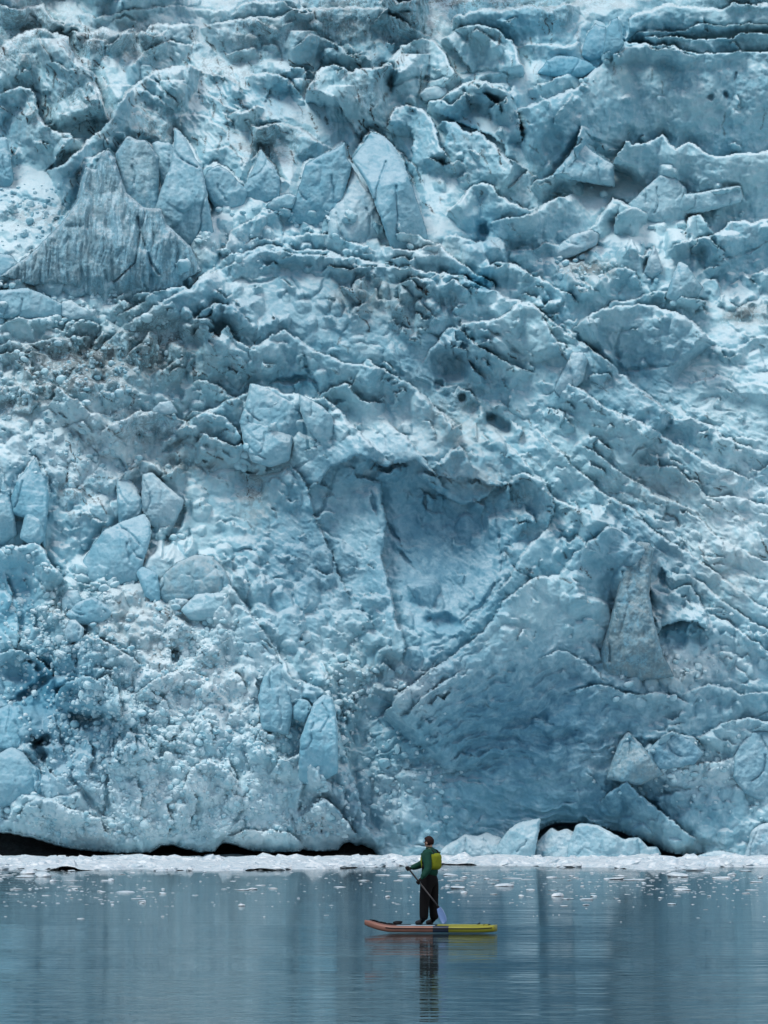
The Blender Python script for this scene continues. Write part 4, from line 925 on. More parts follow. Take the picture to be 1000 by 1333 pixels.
# loose blocks lying on the rubble
def ico(sub):
    t = (1 + 5 ** .5) / 2
    v = [(-1, t, 0), (1, t, 0), (-1, -t, 0), (1, -t, 0), (0, -1, t), (0, 1, t), (0, -1, -t), (0, 1, -t), (t, 0, -1), (t, 0, 1), (-t, 0, -1), (-t, 0, 1)]
    f = [(0, 11, 5), (0, 5, 1), (0, 1, 7), (0, 7, 10), (0, 10, 11), (1, 5, 9), (5, 11, 4), (11, 10, 2), (10, 7, 6), (7, 1, 8), (3, 9, 4), (3, 4, 2), (3, 2, 6), (3, 6, 8), (3, 8, 9), (4, 9, 5), (2, 4, 11), (6, 2, 10), (8, 6, 7), (9, 8, 1)]
    v = [np.array(p) / np.linalg.norm(p) for p in v]
    for _ in range(sub):
        mid = {}; g = []
        def m(a, b):
            k = (min(a, b), max(a, b))
            if k not in mid:
                p = v[a] + v[b]; v.append(p / np.linalg.norm(p)); mid[k] = len(v) - 1
            return mid[k]
        for a, b, c in f:
            x, y, z = m(a, b), m(b, c), m(c, a); g += [(a, x, z), (b, y, x), (c, z, y), (x, y, z)]
        f = g
    return np.array(v), np.array(f)


IV, IF = ico(3)
LV, LF = ico(1)


def chunk(V, seed, planes=9, soft=.08, nz=.05):
    r = np.random.default_rng(seed)
    n = r.normal(size=(planes, 3)); n /= np.linalg.norm(n, axis=1)[:, None]
    d = r.uniform(.55, .95, planes)
    q = V @ n.T
    rad = np.where(q > .05, d / np.maximum(q, .05), 9)
    rad = -soft * np.log(np.exp(-np.minimum(rad, 3) / soft).sum(1) + 1e-9)
    rad = np.clip(rad, .3, 1.15)
    if nz: rad = rad * (1 + nz * 2 * fbm(V[:, 0] * 2 + V[:, 2] * 1.7, V[:, 1] * 2 - V[:, 2], 3, seed % 50))
    return V * rad[:, None]


RUBBLE_MESH = []
for i in range(14):
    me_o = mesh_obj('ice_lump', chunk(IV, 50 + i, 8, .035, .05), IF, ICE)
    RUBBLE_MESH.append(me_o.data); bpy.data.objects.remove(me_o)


def short(lb):
    for k in (' between ', ' that ', ' near ', ' with ', ' just ', ' in ', ' above ', ' left ', ' right ', ' cut ', ' wedged ', ',', ' by ', ' under ', ' standing ', ' half ', ' tucked ', ' below ', ' directly ', ' on ', ' at ', ' behind ', ' perched ', ' lying ', ' before ', ' beside ', ' rising '):
        lb = lb.split(k)[0]
    w_ = lb.split()
    while w_[-1] in ('wedged', 'rising', 'standing', 'directly', 'tucked', 'lying', 'stranded', 'leaning', 'cut', 'just', 'half', 'low'): w_.pop()
    return ' '.join(w_)


def sector(x, y, rad):
    """which of the named seracs the lump lies by, on which side of it, and how big it looks"""
    d, hx, hy, lb = min(((x - a) ** 2 + (y - b) ** 2, a, b, c) for a, b, c in HERO)
    ang = math.degrees(math.atan2(y - hy, x - hx)) % 360
    side = ('right of', 'below right of', 'below', 'below left of', 'left of', 'above left of', 'above', 'above right of')[int((ang + 22.5) // 45) % 8]
    size = 'small' if rad < 3.8 else ('fair-sized' if rad < 6.5 else 'large')
    far = 'just ' if d < 30 ** 2 else ('' if d < 60 ** 2 else 'far ')
    lb_ = short(lb)
    return f'{size} loose ice lump {far}{side} the {lb_}'.replace('fair-sized', 'middling')


HERO += [(231, 852, 'black slit'), (225, 692, 'deep blue slit'), (45, 892, 'deep blue crack'), (52, 975, 'dark hollow'), (215, 1098, 'black gap'), (300, 1098, 'second black gap'), (30, 1092, 'black shore'), (455, 1096, 'last black gap'), (150, 470, 'brown debris band'), (380, 494, 'dark blue slot'), (885, 815, 'blue grotto'), (765, 350, 'brown rubble'), (150, 960, 'overhanging buttress'), (330, 1020, 'bulging pillar'), (240, 930, 'white rubble chute')]
rl = random.Random(5)
spots = []
for hx, hy, lb, hw, hh in HERO_BOX:
    for k in range(2 if hw < 40 else 3):
        x = hx + rl.uniform(-.55, .55) * hw; y = hy + hh * rl.uniform(.40, .56)
        if 0 < x < 1000 and y < np.interp(x, LIP[:, 0], LIP[:, 1]) - 8: spots.append((x, y, rl.uniform(3, min(8, 4 + .06 * hw))))
while len(spots) < 290:
    x, y = rl.uniform(-5, 1005), rl.uniform(225, 1085)
    j = int(np.clip(np.searchsorted(xs, x), 1, NX - 2)); i = int(np.clip(np.searchsorted(ys, y), 1, NY - 2))
    if RUB[i, j] < rl.uniform(.25, 1.0): continue
    rad = min(11, 3.2 * math.exp(abs(rl.gauss(0, .5))))
    if any((x - a) ** 2 + (y - b) ** 2 < (.8 * (rad + c)) ** 2 for a, b, c in spots): continue
    if y > np.interp(x, LIP[:, 0], LIP[:, 1]) - 8: continue
    spots.append((x, y, rad))
for x, y, rad in spots:
    o = bpy.data.objects.new('ice_lump', rl.choice(RUBBLE_MESH)); COL.objects.link(o)
    d = max(float(relief(x + dx, y + dy)) for dx, dy in ((0, 0), (-.5 * rad, 0), (.5 * rad, 0), (0, .6 * rad))) + .1 * rad
    wx, wy, wz = world(x, y, Y0 - d * MPP)
    o.location = (float(wx), float(wy), float(wz)); r_ = rad * MPP
    o.scale = (r_ * rl.uniform(.9, 1.4), r_ * rl.uniform(.8, 1.2), r_ * rl.uniform(.65, 1.05))
    o.rotation_euler = (rl.uniform(-.5, .5), rl.uniform(-.5, .5), rl.uniform(0, 6.28))
    lb = sector(x, y, rad)
    tag(o, lb, 'ice lump', 'loose ice lumps in the rubble on the glacier')

# the crumbled ice between: thousands of small broken pieces
rq = np.random.default_rng(9)
CH = [chunk(LV, 900 + i, 8, .05, 0) for i in range(12)]
vv, ff, off, n, wy = [], [], 0, 0, []
while n < 4200:
    x, y = rq.uniform(-10, 1010), rq.uniform(240, 1092)
    wgt = look(RUB, x, y) * (1.0 if (x < 460 and y > 740) else .6)
    if rq.random() > wgt ** 1.5 or y > np.interp(x, LIP[:, 0], LIP[:, 1]) - 4: continue
    n += 1
    r_ = min(6.5, 1.7 * math.exp(abs(rq.normal(0, .5)))); dd_ = float(relief(x, y)) + .15 * r_
    w_ = world(x, y, Y0 - dd_ * MPP); c = CH[n % 12] * (r_ * MPP) * rq.uniform(.7, 1.3, 3)
    a_ = rq.uniform(0, 6.28); ca, sa = math.cos(a_), math.sin(a_)
    vv.append(np.stack([c[:, 0] * ca - c[:, 1] * sa + float(w_[0]), c[:, 0] * sa + c[:, 1] * ca + float(w_[1]), c[:, 2] + float(w_[2])], -1)); ff.append(LF + off); off += len(c); wy.append(.8 * rq.random() if y > 740 else .4 * rq.random())
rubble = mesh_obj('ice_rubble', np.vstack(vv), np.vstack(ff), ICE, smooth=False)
attr(rubble, 'white', np.repeat(np.array(wy), len(CH[0])))
tag(rubble, 'crumbled pale ice rubble strewn over the glacier front', kind='stuff')

# ------------------------------------------------------------------ black shore under the ice
rx = np.arange(-420, 505, 2.0); rt = np.linspace(0, 1, 40)
RX, RT = np.meshgrid(rx, rt)
top = np.interp(RX, LIP[:, 0], np.minimum(LIP[:, 1], 1113)) - 7
top = np.where(RX > 480, top + (RX - 480) * .5, top)
RYP = top + (1123 - top) * RT
RD = -70 + 84 * RT ** .8 + 3 * fbm(RX / 14, RYP / 8, 4, 401) + 1.6 * ridged(RX / 9, RYP / 6, 3, 411)
x, y, z = world(RX, RYP, Y0 - RD * MPP)


def rock_material():
    b = NB('wet_black_rock')
    co = b.n('ShaderNodeNewGeometry').outputs['Position']
    n = b.noise(co, 2.5, 6, .65)
    b.l(b.mix(b.ramp(n, .35, .7), (.010, .011, .013), (.035, .035, .036)), b.b.inputs['Base Color'])
    b.b.inputs['Roughness'].default_value = .7
    bu = b.n('ShaderNodeBump'); bu.inputs['Distance'].default_value = .15
    b.l(n, bu.inputs['Height']); b.l(bu.outputs[0], b.b.inputs['Normal'])
    return b.m


rock = mesh_obj('shore_rock', np.stack([x, y, z], -1).reshape(-1, 3), grid_faces(len(rx), 40), rock_material())
tag(rock, 'low black rocky shore under the ice', kind='structure')

# ------------------------------------------------------------------ water
def water_material():
    b = NB('fjord_water')
    co = b.n('ShaderNodeNewGeometry').outputs['Position']
    h1 = b.noise(co, .42, 3, .5, (.5, 1.0, 1))
    h2 = b.noise(co, 1.7, 3, .5, (.28, 1.0, 1))
    wind = b.ramp(b.noise(co, .05, 3, .55, (.5, 1.6, 1)), .40, .62)      # cat's-paws: rippled and calm patches
    h = b.math('ADD', b.math('MULTIPLY', h1, .008), b.math('MULTIPLY', b.math('MULTIPLY', h2, b.math('ADD', wind, .5)), .021))
    bu = b.n('ShaderNodeBump'); bu.inputs['Strength'].default_value = 1.0; bu.inputs['Distance'].default_value = 1.0
    b.l(h, bu.inputs['Height'])
    # silty water: a dark teal body under a mirror whose strength follows Fresnel
    df = b.n('ShaderNodeBsdfDiffuse'); df.inputs[0].default_value = (.040, .064, .072, 1)
    gl = b.n('ShaderNodeBsdfGlossy'); gl.inputs['Color'].default_value = (.74, .77, .78, 1); gl.inputs['Roughness'].default_value = .03
    fr = b.n('ShaderNodeFresnel'); fr.inputs[0].default_value = 1.333
    for nd in (df, gl, fr): b.l(bu.outputs[0], nd.inputs['Normal'])
    mx = b.n('ShaderNodeMixShader'); b.l(fr.outputs[0], mx.inputs[0]); b.l(df.outputs[0], mx.inputs[1]); b.l(gl.outputs[0], mx.inputs[2])
    b.l(mx.outputs[0], b.t.nodes['Material Output'].inputs['Surface'])
    return b.m


wv = [(-3000, -600, 0), (3000, -600, 0), (3000, 3500, 0), (-3000, 3500, 0)]
water = mesh_obj('water', wv, [(0, 1, 2, 3)], water_material(), smooth=False)
tag(water, 'dark teal calm fjord water', kind='structure')

# ------------------------------------------------------------------ brash ice and floes
def floe_material():
    b = NB('floe_ice')
    co = b.n('ShaderNodeNewGeometry').outputs['Position']
    n = b.noise(co, 3.0, 5, .6)
    b.l(b.mix(b.ramp(n, .35, .65), (.42, .54, .60), (.68, .74, .76)), b.b.inputs['Base Color'])
    b.b.inputs['Roughness'].default_value = .45
    return b.m


FLOE = floe_material()


def py_to_Y(py): return CAM_H * FPX / (py - HZ)


rf = np.random.default_rng(3)
# slush sheet with a bumpy surface, then thousands of chunks frozen into it
def front_edge(x): return 194 + 40 * fbm(x / 11, x * 0 + .5, 4, 501) + 7 * fbm(x / 2, x * 0, 2, 511)


sx = np.arange(-75, 75, .22); st = np.linspace(0, 1, 150)
SX, ST = np.meshgrid(sx, st)
fe = front_edge(SX)
SY = fe + (254.5 - fe) * ST
SZ = .05 + .16 * np.abs(fbm(SX / 1.6, SY / 2.2, 3, 521)) + .45 * np.clip(fbm(SX / 5, SY / 7, 3, 531), 0, 1) - .12 * (1 - sstep(0, .02, ST)) - .03 * np.clip(fbm(SX / 3, SY / 4, 3, 541) - .1, 0, 1)
TV, TF = ico(0)
CV = [chunk(TV, 700 + i, 7, .06, 0) for i in range(10)]
nb = 5200
bx = rf.uniform(-72, 72, nb); bt = rf.uniform(0, 1, nb) ** 1.1
bf = front_edge(bx); by = bf + (253.5 - bf) * bt
bs = np.clip(.15 * np.exp(rf.normal(0, .7, nb)), .06, .62)
vv = [np.stack([SX, SY, SZ], -1).reshape(-1, 3)]; off = len(vv[0])
ff = [grid_faces(len(sx), 150)[:, [0, 1, 2]], grid_faces(len(sx), 150)[:, [0, 2, 3]]]
for i in range(nb):
    c = CV[i % 10]; a = rf.uniform(0, 6.28); ca, sa = math.cos(a), math.sin(a)
    e = c * [bs[i] * rf.uniform(1, 1.8), bs[i] * rf.uniform(.8, 1.3), bs[i] * rf.uniform(.35, .75)]
    vv.append(np.stack([e[:, 0] * ca - e[:, 1] * sa + bx[i], e[:, 0] * sa + e[:, 1] * ca + by[i], e[:, 2] + .06 + .12 * bs[i]], -1))
    ff.append(TF + off); off += len(c)
brash = mesh_obj('brash_ice', np.vstack(vv), np.vstack(ff), FLOE, smooth=False)
tag(brash, 'white belt of packed brash ice along the foot of the glacier', kind='stuff')

# single floes adrift, each an object; the tiny scraps beyond them are one mass
FM = []
for i in range(12):
    t = mesh_obj('ice_floe', chunk(ico(2)[0], 800 + i, 10, .05, .06), ico(2)[1], FLOE); FM.append(t.data); bpy.data.objects.remove(t)


def density(px, py):
    q = .25
    for (a, b, ra, rb, k) in ((40, 1155, 90, 22, 1), (150, 1165, 90, 16, .8), (330, 1150, 120, 16, .5), (640, 1150, 120, 20, .9), (870, 1150, 170, 22, 1), (900, 1178, 160, 10, .5), (110, 1136, 80, 5, .8)):
        q = max(q, k * math.exp(-((px - a) / ra) ** 2 - ((py - b) / rb) ** 2))
    return q * (1 if py < 1180 else .25)


fl = random.Random(21)
cand = []
while len(cand) < 1000:
    px_, py_ = fl.uniform(-30, 1030), 1132 + 68 * fl.random() ** 1.5
    if fl.random() > density(px_, py_): continue
    if 470 < px_ < 650 and py_ > 1190: continue
    wpx = min(26, 3.4 * math.exp(fl.gauss(0, .62)))
    cand.append((wpx, px_, py_))
cand += [(24, 36, 1141.5), (22, 58, 1141), (26, 40, 1137), (18, 95, 1146), (16, 23, 1157), (22, 585, 1139), (17, 607, 1136), (20, 592, 1146), (15, 595, 1156), (22, 668, 1143), (16, 718, 1142), (20, 656, 1153), (26, 826, 1145), (24, 798, 1144), (28, 905, 1133), (30, 940, 1143), (24, 885, 1158),
         (16, 806, 1140), (20, 880, 1141), (20, 760, 1170), (14, 690, 1158), (14, 725, 1166), (18, 975, 1158), (16, 140, 1146), (22, 165, 1161), (14, 340, 1152), (18, 318, 1158), (22, 500, 1139), (16, 474, 1146)]
cand.sort(reverse=True)
rest_v, rest_f, off = [], [], 0
for n, (wpx, px_, py_) in enumerate(cand):
    Yd = py_to_Y(py_); x0 = (px_ - CX) / FPX * Yd; r_ = wpx / FPX * Yd / 2
    hz = r_ * fl.uniform(.06, .2) if fl.random() < .8 else r_ * fl.uniform(.25, .5)
    hz = max(hz, .008)
    if n < 290:
        o = bpy.data.objects.new('ice_floe', fl.choice(FM)); COL.objects.link(o)
        o.location = (x0, Yd, hz * .35); o.scale = (r_, r_ * fl.uniform(.9, 2.4), hz); o.rotation_euler = (0, 0, fl.uniform(-.5, .5))
        side = 'left of the paddler' if px_ < 470 else ('right of the paddler' if px_ > 650 else 'behind the paddler')
        size = 'broad' if wpx > 14 else ('middling' if wpx > 9 else 'small'); form = 'flat' if hz < .22 * r_ else 'humped'
        row = 'against the brash belt' if py_ < 1139 else ('a little off the brash belt' if py_ < 1150 else ('in mid water' if py_ < 1170 else 'out in open water near the board'))
        spot_ = 'at the far left' if px_ < 160 else ('left of the paddler' if px_ < 470 else ('straight behind the paddler' if px_ < 650 else ('right of the paddler' if px_ < 830 else 'at the far right')))
        tag(o, f'{size} {form} ice floe {row} {spot_}', 'ice floe', 'ice floes adrift off the brash belt')
    else:
        c = CV[n % 10] * [r_, r_ * 1.8, max(hz, .010)] + [x0, Yd, hz * .3]
        rest_v.append(c); rest_f.append(TF + off); off += len(c)
scr = mesh_obj('ice_scraps', np.vstack(rest_v), np.vstack(rest_f), FLOE, smooth=False)
tag(scr, 'tiny white ice scraps scattered over the water', kind='stuff')

# ------------------------------------------------------------------ paddler and board
BY = 69.7                                   # distance of the board
BX = (559.5 - CX) / FPX * BY
DECK = .155


def skin_mesh(name, V, E, rad, root, mat, parent, sub=2):
    me = bpy.data.meshes.new(name); me.from_pydata([tuple(v) for v in V], E, []); me.update()
    o = bpy.data.objects.new(name, me); COL.objects.link(o)
    o.modifiers.new('skin', 'SKIN')
    sv = me.skin_vertices[0].data
    for i, r in enumerate(rad):
        sv[i].radius = r if isinstance(r, tuple) else (r, r); sv[i].use_root = (i == root)
    o.modifiers['skin'].use_smooth_shade = True
    m = o.modifiers.new('sub', 'SUBSURF'); m.levels = sub; m.render_levels = sub
    dg = bpy.context.evaluated_depsgraph_get()
    nm = bpy.data.meshes.new_from_object(o.evaluated_get(dg))
    o.modifiers.clear(); o.data = nm; nm.name = name; nm.materials.clear(); nm.materials.append(mat)
    if parent: o.parent = parent
    return o


def join_data(dst, src):
    """append src's geometry to dst (one continuous figure with separately grown fingers)"""
    import bmesh
    bm = bmesh.new(); bm.from_mesh(dst.data); bm.from_mesh(src.data); bm.to_mesh(dst.data); bm.free()
    bpy.data.objects.remove(src)


SKIN = plain('skin', (.42, .26, .19), .55)
CLOTH = plain('green_jacket_cloth', (.007, .050, .034), .75, .35, 14, .01)
TROU = plain('black_trouser_cloth', (.004, .004, .005), .8, .4, 12, .01)
GLOVE = plain('dark_glove', (.012, .010, .010), .7)
HAIR = plain('dark_brown_hair', (.022, .011, .010), .7, .5, 60, .004)
VEST = plain('yellow_green_vest', (.19, .225, .016), .7, .15, 14, .006)
STRAP = plain('black_webbing', (.008, .008, .009), .7)
BOOT = plain('black_boot', (.006, .006, .007), .6)
SHAFT = plain('black_carbon_shaft', (.012, .012, .014), .4)
BLADE = plain('pale_blue_blade', (.13, .22, .42), .35, .06)

person = bpy.data.objects.new('person', None); COL.objects.link(person)
person.location = (BX - 2.5 / FPX * BY, BY, DECK)
tag(person, 'person in green jacket, black trousers and yellow-green vest standing on the paddle board', 'person')
TH = R(30)
Fd = Vector((-math.cos(TH), math.sin(TH), 0)); Ld = Vector((-math.sin(TH), -math.cos(TH), 0))


def pt(c, l=0, f=0): return Vector(c) + Ld * l + Fd * f


cen = Vector((.03, 0, 0))
pel = Vector((.03, 0, .93)); wai = Vector((.035, 0, 1.08)); che = Vector((.05, 0, 1.28)); nb_ = Vector((.04, 0, 1.44)); nk = Vector((.03, 0, 1.51)); hd = Vector((.015, 0, 1.60)); ht = Vector((.02, 0, 1.67))
shL = che + Vector((0, 0, .12)) + Ld * .17; shR = che + Vector((0, 0, .12)) - Ld * .17
elL = Vector((.005, -.27, 1.09)); haL = Vector((-.155, -.37, .885))
elR = Vector((-.14, .06, 1.17)); haR = Vector((-.37, -.14, 1.10))
hpL = pel + Ld * .095 - Vector((0, 0, .05)); hpR = pel - Ld * .095 - Vector((0, 0, .05))
knL = Vector((-.075, -.13, .49)); anL = Vector((-.085, -.14, .09)); toL = anL + Fd * .19 - Vector((0, 0, .055))
knR = Vector((.105, .10, .49)); anR = Vector((.125, .11, .09)); toR = anR + Fd * .19 - Vector((0, 0, .055))
# body: one continuous skinned figure, face included
BVt = [pel, wai, che, nb_, nk, hd, ht, hd + Fd * .075 + Vector((0, 0, -.005)), hd + Fd * .05 + Vector((0, 0, -.075)),
       shL, elL, haL, shR, elR, haR, hpL, knL, anL, toL, hpR, knR, anR, toR]
BE = [(0, 1), (1, 2), (2, 3), (3, 4), (4, 5), (5, 6), (5, 7), (5, 8), (3, 9), (9, 10), (10, 11), (3, 12), (12, 13), (13, 14), (0, 15), (15, 16), (16, 17), (17, 18), (0, 19), (19, 20), (20, 21), (21, 22)]
BR = [.13, .12, .135, .075, .06, .092, .075, .022, .045, .06, .042, .03, .06, .042, .03, .085, .058, .04, .035, .085, .058, .04, .035]
body = skin_mesh('body', BVt, BE, BR, 0, SKIN, person)

pd_ax = None
# paddle line: grip in the far hand, shaft through the near hand, blade by the feet
G0 = Vector((-.394, -.15, 1.115)); B0 = Vector((.20, -.66, .36))
ax = (B0 - G0).normalized()
hl = G0 + ax * ((haL - G0).dot(ax)); hr = G0 + ax * .02


def glove(name, wrist, centre, axis, mir):
    """a gloved hand closed round the shaft: palm, four bent fingers of different length and a thumb from the side"""
    d = (centre - wrist); d = (d - axis * d.dot(axis)).normalized(); sd_ = axis.cross(d) * mir
    pc = centre - sd_ * .028
    palm = skin_mesh(name, [wrist, wrist.lerp(pc, .55), pc, pc + d * .02], [(0, 1), (1, 2), (2, 3)], [(.030, .030), (.036, .030), (.036, .026), (.028, .022)], 1, GLOVE, person)
    for k, ln in enumerate((.92, 1.05, 1.0, .8)):
        o = axis * ((k - 1.5) * .020)
        a = pc + o + d * .008
        f = skin_mesh('finger', [a, a + d * .034 * ln, a + d * .036 * ln + sd_ * .034 * ln, a + d * .004 + sd_ * .058 * ln], [(0, 1), (1, 2), (2, 3)], [.0105, .0098, .0092, .0082], 0, GLOVE, person, 1)
        join_data(palm, f)
    a = pc - axis * .036
    f = skin_mesh('thumb', [a, a - axis * .012 + sd_ * .028, a + axis * .004 + sd_ * .055 + d * .012], [(0, 1), (1, 2)], [.013, .0115, .0095], 0, GLOVE, person, 1)
    join_data(palm, f)
    return palm


for m_ in (CLOTH, TROU): body.data.materials.append(m_)
for p in body.data.polygons: p.material_index = 0 if p.center.z > 1.47 else (1 if p.center.z > .95 or p.center.y < -.30 or (p.center.x < -.12 and p.center.z > .8) else 2)
glove('glove', haL.lerp(elL, .18), hl, ax, 1)
glove('glove', haR.lerp(elR, .18), hr, ax, -1)

# clothes follow the body
up = Vector((0, 0, 1))
jac = skin_mesh('jacket', [pel - up * .03, wai, che, nb_, nk - up * .02, shL, elL, haL.lerp(elL, .16), shR, elR, haR.lerp(elR, .16)],
                [(0, 1), (1, 2), (2, 3), (3, 4), (3, 5), (5, 6), (6, 7), (3, 8), (8, 9), (9, 10)],
                [(.20, .18), (.20, .175), (.205, .175), .115, .085, .10, .082, .054, .10, .082, .054], 0, CLOTH, person)
tr = skin_mesh('trousers', [pel + up * .10, pel - up * .01, hpL - up * .05, knL, anL - up * .01, hpR - up * .05, knR, anR - up * .01],
               [(0, 1), (1, 2), (2, 3), (3, 4), (1, 5), (5, 6), (6, 7)], [.16, .165, (.145, .145), .105, .09, (.145, .145), .105, .09], 0, TROU, person)
for a_, t_ in ((anL, toL), (anR, toR)):
    skin_mesh('boot', [a_ + up * .05, a_ - up * .02 - Fd * .02, a_ - up * .035 + Fd * .08, t_ + up * .005], [(0, 1), (1, 2), (2, 3)], [.066, .066, .056, .038], 1, BOOT, person)
skin_mesh('hood_collar', [nk - up * .05, nk + up * .025], [(0, 1)], [.10, .085], 0, CLOTH, person)


def shell(name, centre, rx, ry, z0, z1, a0, a1, thick, mat, n=18, mz=8, puff=.012):
    """a padded panel wrapped round the torso between two angles (0 = the way the person faces)"""
    vs, fs = [], []
    for s_ in (0, 1):
        for j in range(mz + 1):
            for i in range(n + 1):
                u = i / n; v = j / mz
                a = R(a0 + (a1 - a0) * u)
                e = min(1, 4 * u, 4 * (1 - u), 4 * v, 4 * (1 - v))
                k = s_ * (thick * (.35 + .65 * math.sqrt(max(0, 1 - (1 - e) ** 2))) + puff * abs(math.sin(v * math.pi * 3)) * e)
                q = centre + Fd * (math.cos(a) * (ry + k)) + Ld * (math.sin(a) * (rx + k))
                vs.append((q.x, q.y, z0 + (z1 - z0) * v))
    w_ = n + 1; h_ = (mz + 1) * w_
    for s_ in (0, 1):
        for j in range(mz):
            for i in range(n):
                q = s_ * h_ + j * w_ + i; f = (q, q + 1, q + w_ + 1, q + w_)
                fs.append(f if s_ else f[::-1])
    ring = [i for i in range(n)] + [j * w_ + n for j in range(mz)] + [mz * w_ + n - i for i in range(n)] + [(mz - j) * w_ for j in range(mz)]
    for a, b in zip(ring, ring[1:] + ring[:1]): fs.append((a, b, b + h_, a + h_))
    return mesh_obj(name, vs, fs, mat, person)


tc = Vector((.045, 0, 0))
vest = shell('vest', tc, .172, .150, 1.08, 1.40, 124, 240, .060, VEST)
shell('vest_front', tc, .165, .145, 1.10, 1.36, -40, 40, .04, VEST)['label'] = 'yellow-green front panel of the vest'
for a0, a1 in ((42, 123), (241, 318)):
    for z0, z1 in ((1.09, 1.17), (1.19, 1.30)): shell('side_strap', tc, .178, .156, z0, z1, a0, a1, .016, STRAP, 10, 2, 0)
for sgn in (1, -1):
    q = che + up * .115 + Ld * (.095 * sgn)
    skin_mesh('shoulder_strap', [q - Fd * .15 - up * .04, q - Fd * .10 + up * .055, q + up * .085, q + Fd * .09 + up * .05, q + Fd * .14 - up * .05], [(0, 1), (1, 2), (2, 3), (3, 4)], [(.034, .02)] * 5, 2, STRAP, person, 1)

hv = LV_ = ico(3)
hvv = []
for v in hv[0]:
    p = Vector(v)
    fwd = p.dot(Fd)
    k = 1.0 + .06 * max(0, -fwd)
    q = hd + up * .028 + Vector((p.x * .098, p.y * .098, p.z * .108)) * k
    if fwd > .35 and p.z < .45: q = hd + (q - hd) * .78          # hair leaves the face free
    if p.z < -.55: q = hd + (q - hd) * .86
    hvv.append(q + Vector(v) * (.006 * math.sin(v[0] * 23 + v[2] * 17) * math.sin(v[1] * 19)))
mesh_obj('hair', hvv, hv[1], HAIR, person)
EYE = plain('eye_dark', (.02, .015, .012), .3)
for sgn in (1, -1):
    q = hd + Fd * .083 + Ld * (.032 * sgn) + up * .012
    mesh_obj('eye', [q + Vector(v) * .011 for v in ico(1)[0]], ico(1)[1], EYE, person)
    q = hd + Ld * (.092 * sgn) - Fd * .008
    mesh_obj('ear', [q + Fd * (v[0] * .018) + Ld * (v[1] * .010) + up * (v[2] * .030) for v in ico(2)[0]], ico(2)[1], SKIN, person)
q = hd + Fd * .078 - up * .050
mesh_obj('mouth', [q + Fd * (v[0] * .012) + Ld * (v[1] * .024) + up * (v[2] * .006) for v in ico(1)[0]], ico(1)[1], plain('lips', (.30, .12, .10), .5), person)

# paddle
paddle = bpy.data.objects.new('paddle', None); COL.objects.link(paddle); paddle.location = person.location
tag(paddle, 'long black paddle with a pale blue blade held across the paddler', 'paddle')


def tube(name, pts, rad, mat, parent, n=10, cap=True):
    P = [Vector(p) for p in pts]; vs, fs = [], []
    rad = rad if isinstance(rad, (list, tuple)) else [rad] * len(P)
    for i, p in enumerate(P):
        t = (P[min(i + 1, len(P) - 1)] - P[max(i - 1, 0)]).normalized()
        a = t.orthogonal().normalized() if abs(t.z) > .9 else t.cross(up).normalized(); b = t.cross(a)
        for k in range(n):
            an = 6.28318 * k / n; vs.append(p + (a * math.cos(an) + b * math.sin(an)) * rad[i])
    for i in range(len(P) - 1):
        for k in range(n): fs.append((i * n + k, i * n + (k + 1) % n, (i + 1) * n + (k + 1) % n, (i + 1) * n + k))
    if cap:
        for i in (0, len(P) - 1):
            vs.append(P[i]); c = len(vs) - 1
            for k in range(0, n, 2): fs.append((c, i * n + k, i * n + (k + 1) % n, i * n + (k + 2) % n))
    return mesh_obj(name, vs, fs, mat, parent)


tube('shaft', [G0, G0.lerp(B0, .3), G0.lerp(B0, .7), B0 + ax * .04], .0165, SHAFT, paddle)
gs = ax.cross(up).normalized()
tube('grip', [G0 - gs * .055 - ax * .012, G0 - gs * .02 - ax * .02, G0 + gs * .02 - ax * .02, G0 + gs * .055 - ax * .012], [.014, .02, .02, .014], SHAFT, paddle)
bd = (ax + Vector((-.12, -.1, -.35))).normalized()
bs_ = (bd.cross(Vector((.5, 1, .2)))).normalized(); bn = bd.cross(bs_)
vs, fs = [], []
n, m_ = 8, 14
for s_ in (1, -1):
    for j in range(m_ + 1):
        v = j / m_; wd = .078 * (math.sin(math.pi * min(1, v * .62 + .16)) ** .8) * (1 if v < .93 else .8)
        for i in range(n + 1):
            u = i / n * 2 - 1
            q = B0 + ax * .02 + bd * (v * .35) + bs_ * (u * wd) + bn * (s_ * (.004 + .012 * (1 - v) * (1 - abs(u))) + .02 * u * u)
            vs.append(q)
h_ = (m_ + 1) * (n + 1)
for s_ in (0, 1):
    for j in range(m_):
        for i in range(n):
            q = s_ * h_ + j * (n + 1) + i; f = (q, q + 1, q + n + 2, q + n + 1); fs.append(f if s_ else f[::-1])
ring = list(range(n)) + [j * (n + 1) + n for j in range(m_)] + [m_ * (n + 1) + n - i for i in range(n)] + [(m_ - j) * (n + 1) for j in range(m_)]
for a, b in zip(ring, ring[1:] + ring[:1]): fs.append((a, b, b + h_, a + h_))
mesh_obj('blade', vs, fs, BLADE, paddle)

# board: nose to the left, rails in three colours
YAW = R(-10)
board = bpy.data.objects.new('paddle_board', None); COL.objects.link(board)
board.location = (BX, BY, 0); board.rotation_euler = (0, 0, YAW)
tag(board, 'inflatable paddle board with a reddish nose, dark blue middle band and yellow-green tail', 'paddle board')
BL = 2.60


def board_sec(u):
    """half width, bottom and top height at station u (0 nose .. 1 tail)"""
    wd = .40 * min(1, (math.sin(min(1, u / .42) * math.pi / 2)) ** .62) * (1 - .42 * max(0, (u - .72) / .28) ** 2)
    rk = .135 * max(0, 1 - u / .24) ** 1.8 + .02 * max(0, (u - .86) / .14) ** 2
    th = .135 * (1 - .25 * max(0, 1 - u / .05))
    return max(wd, .03), .012 + rk, .012 + rk + th


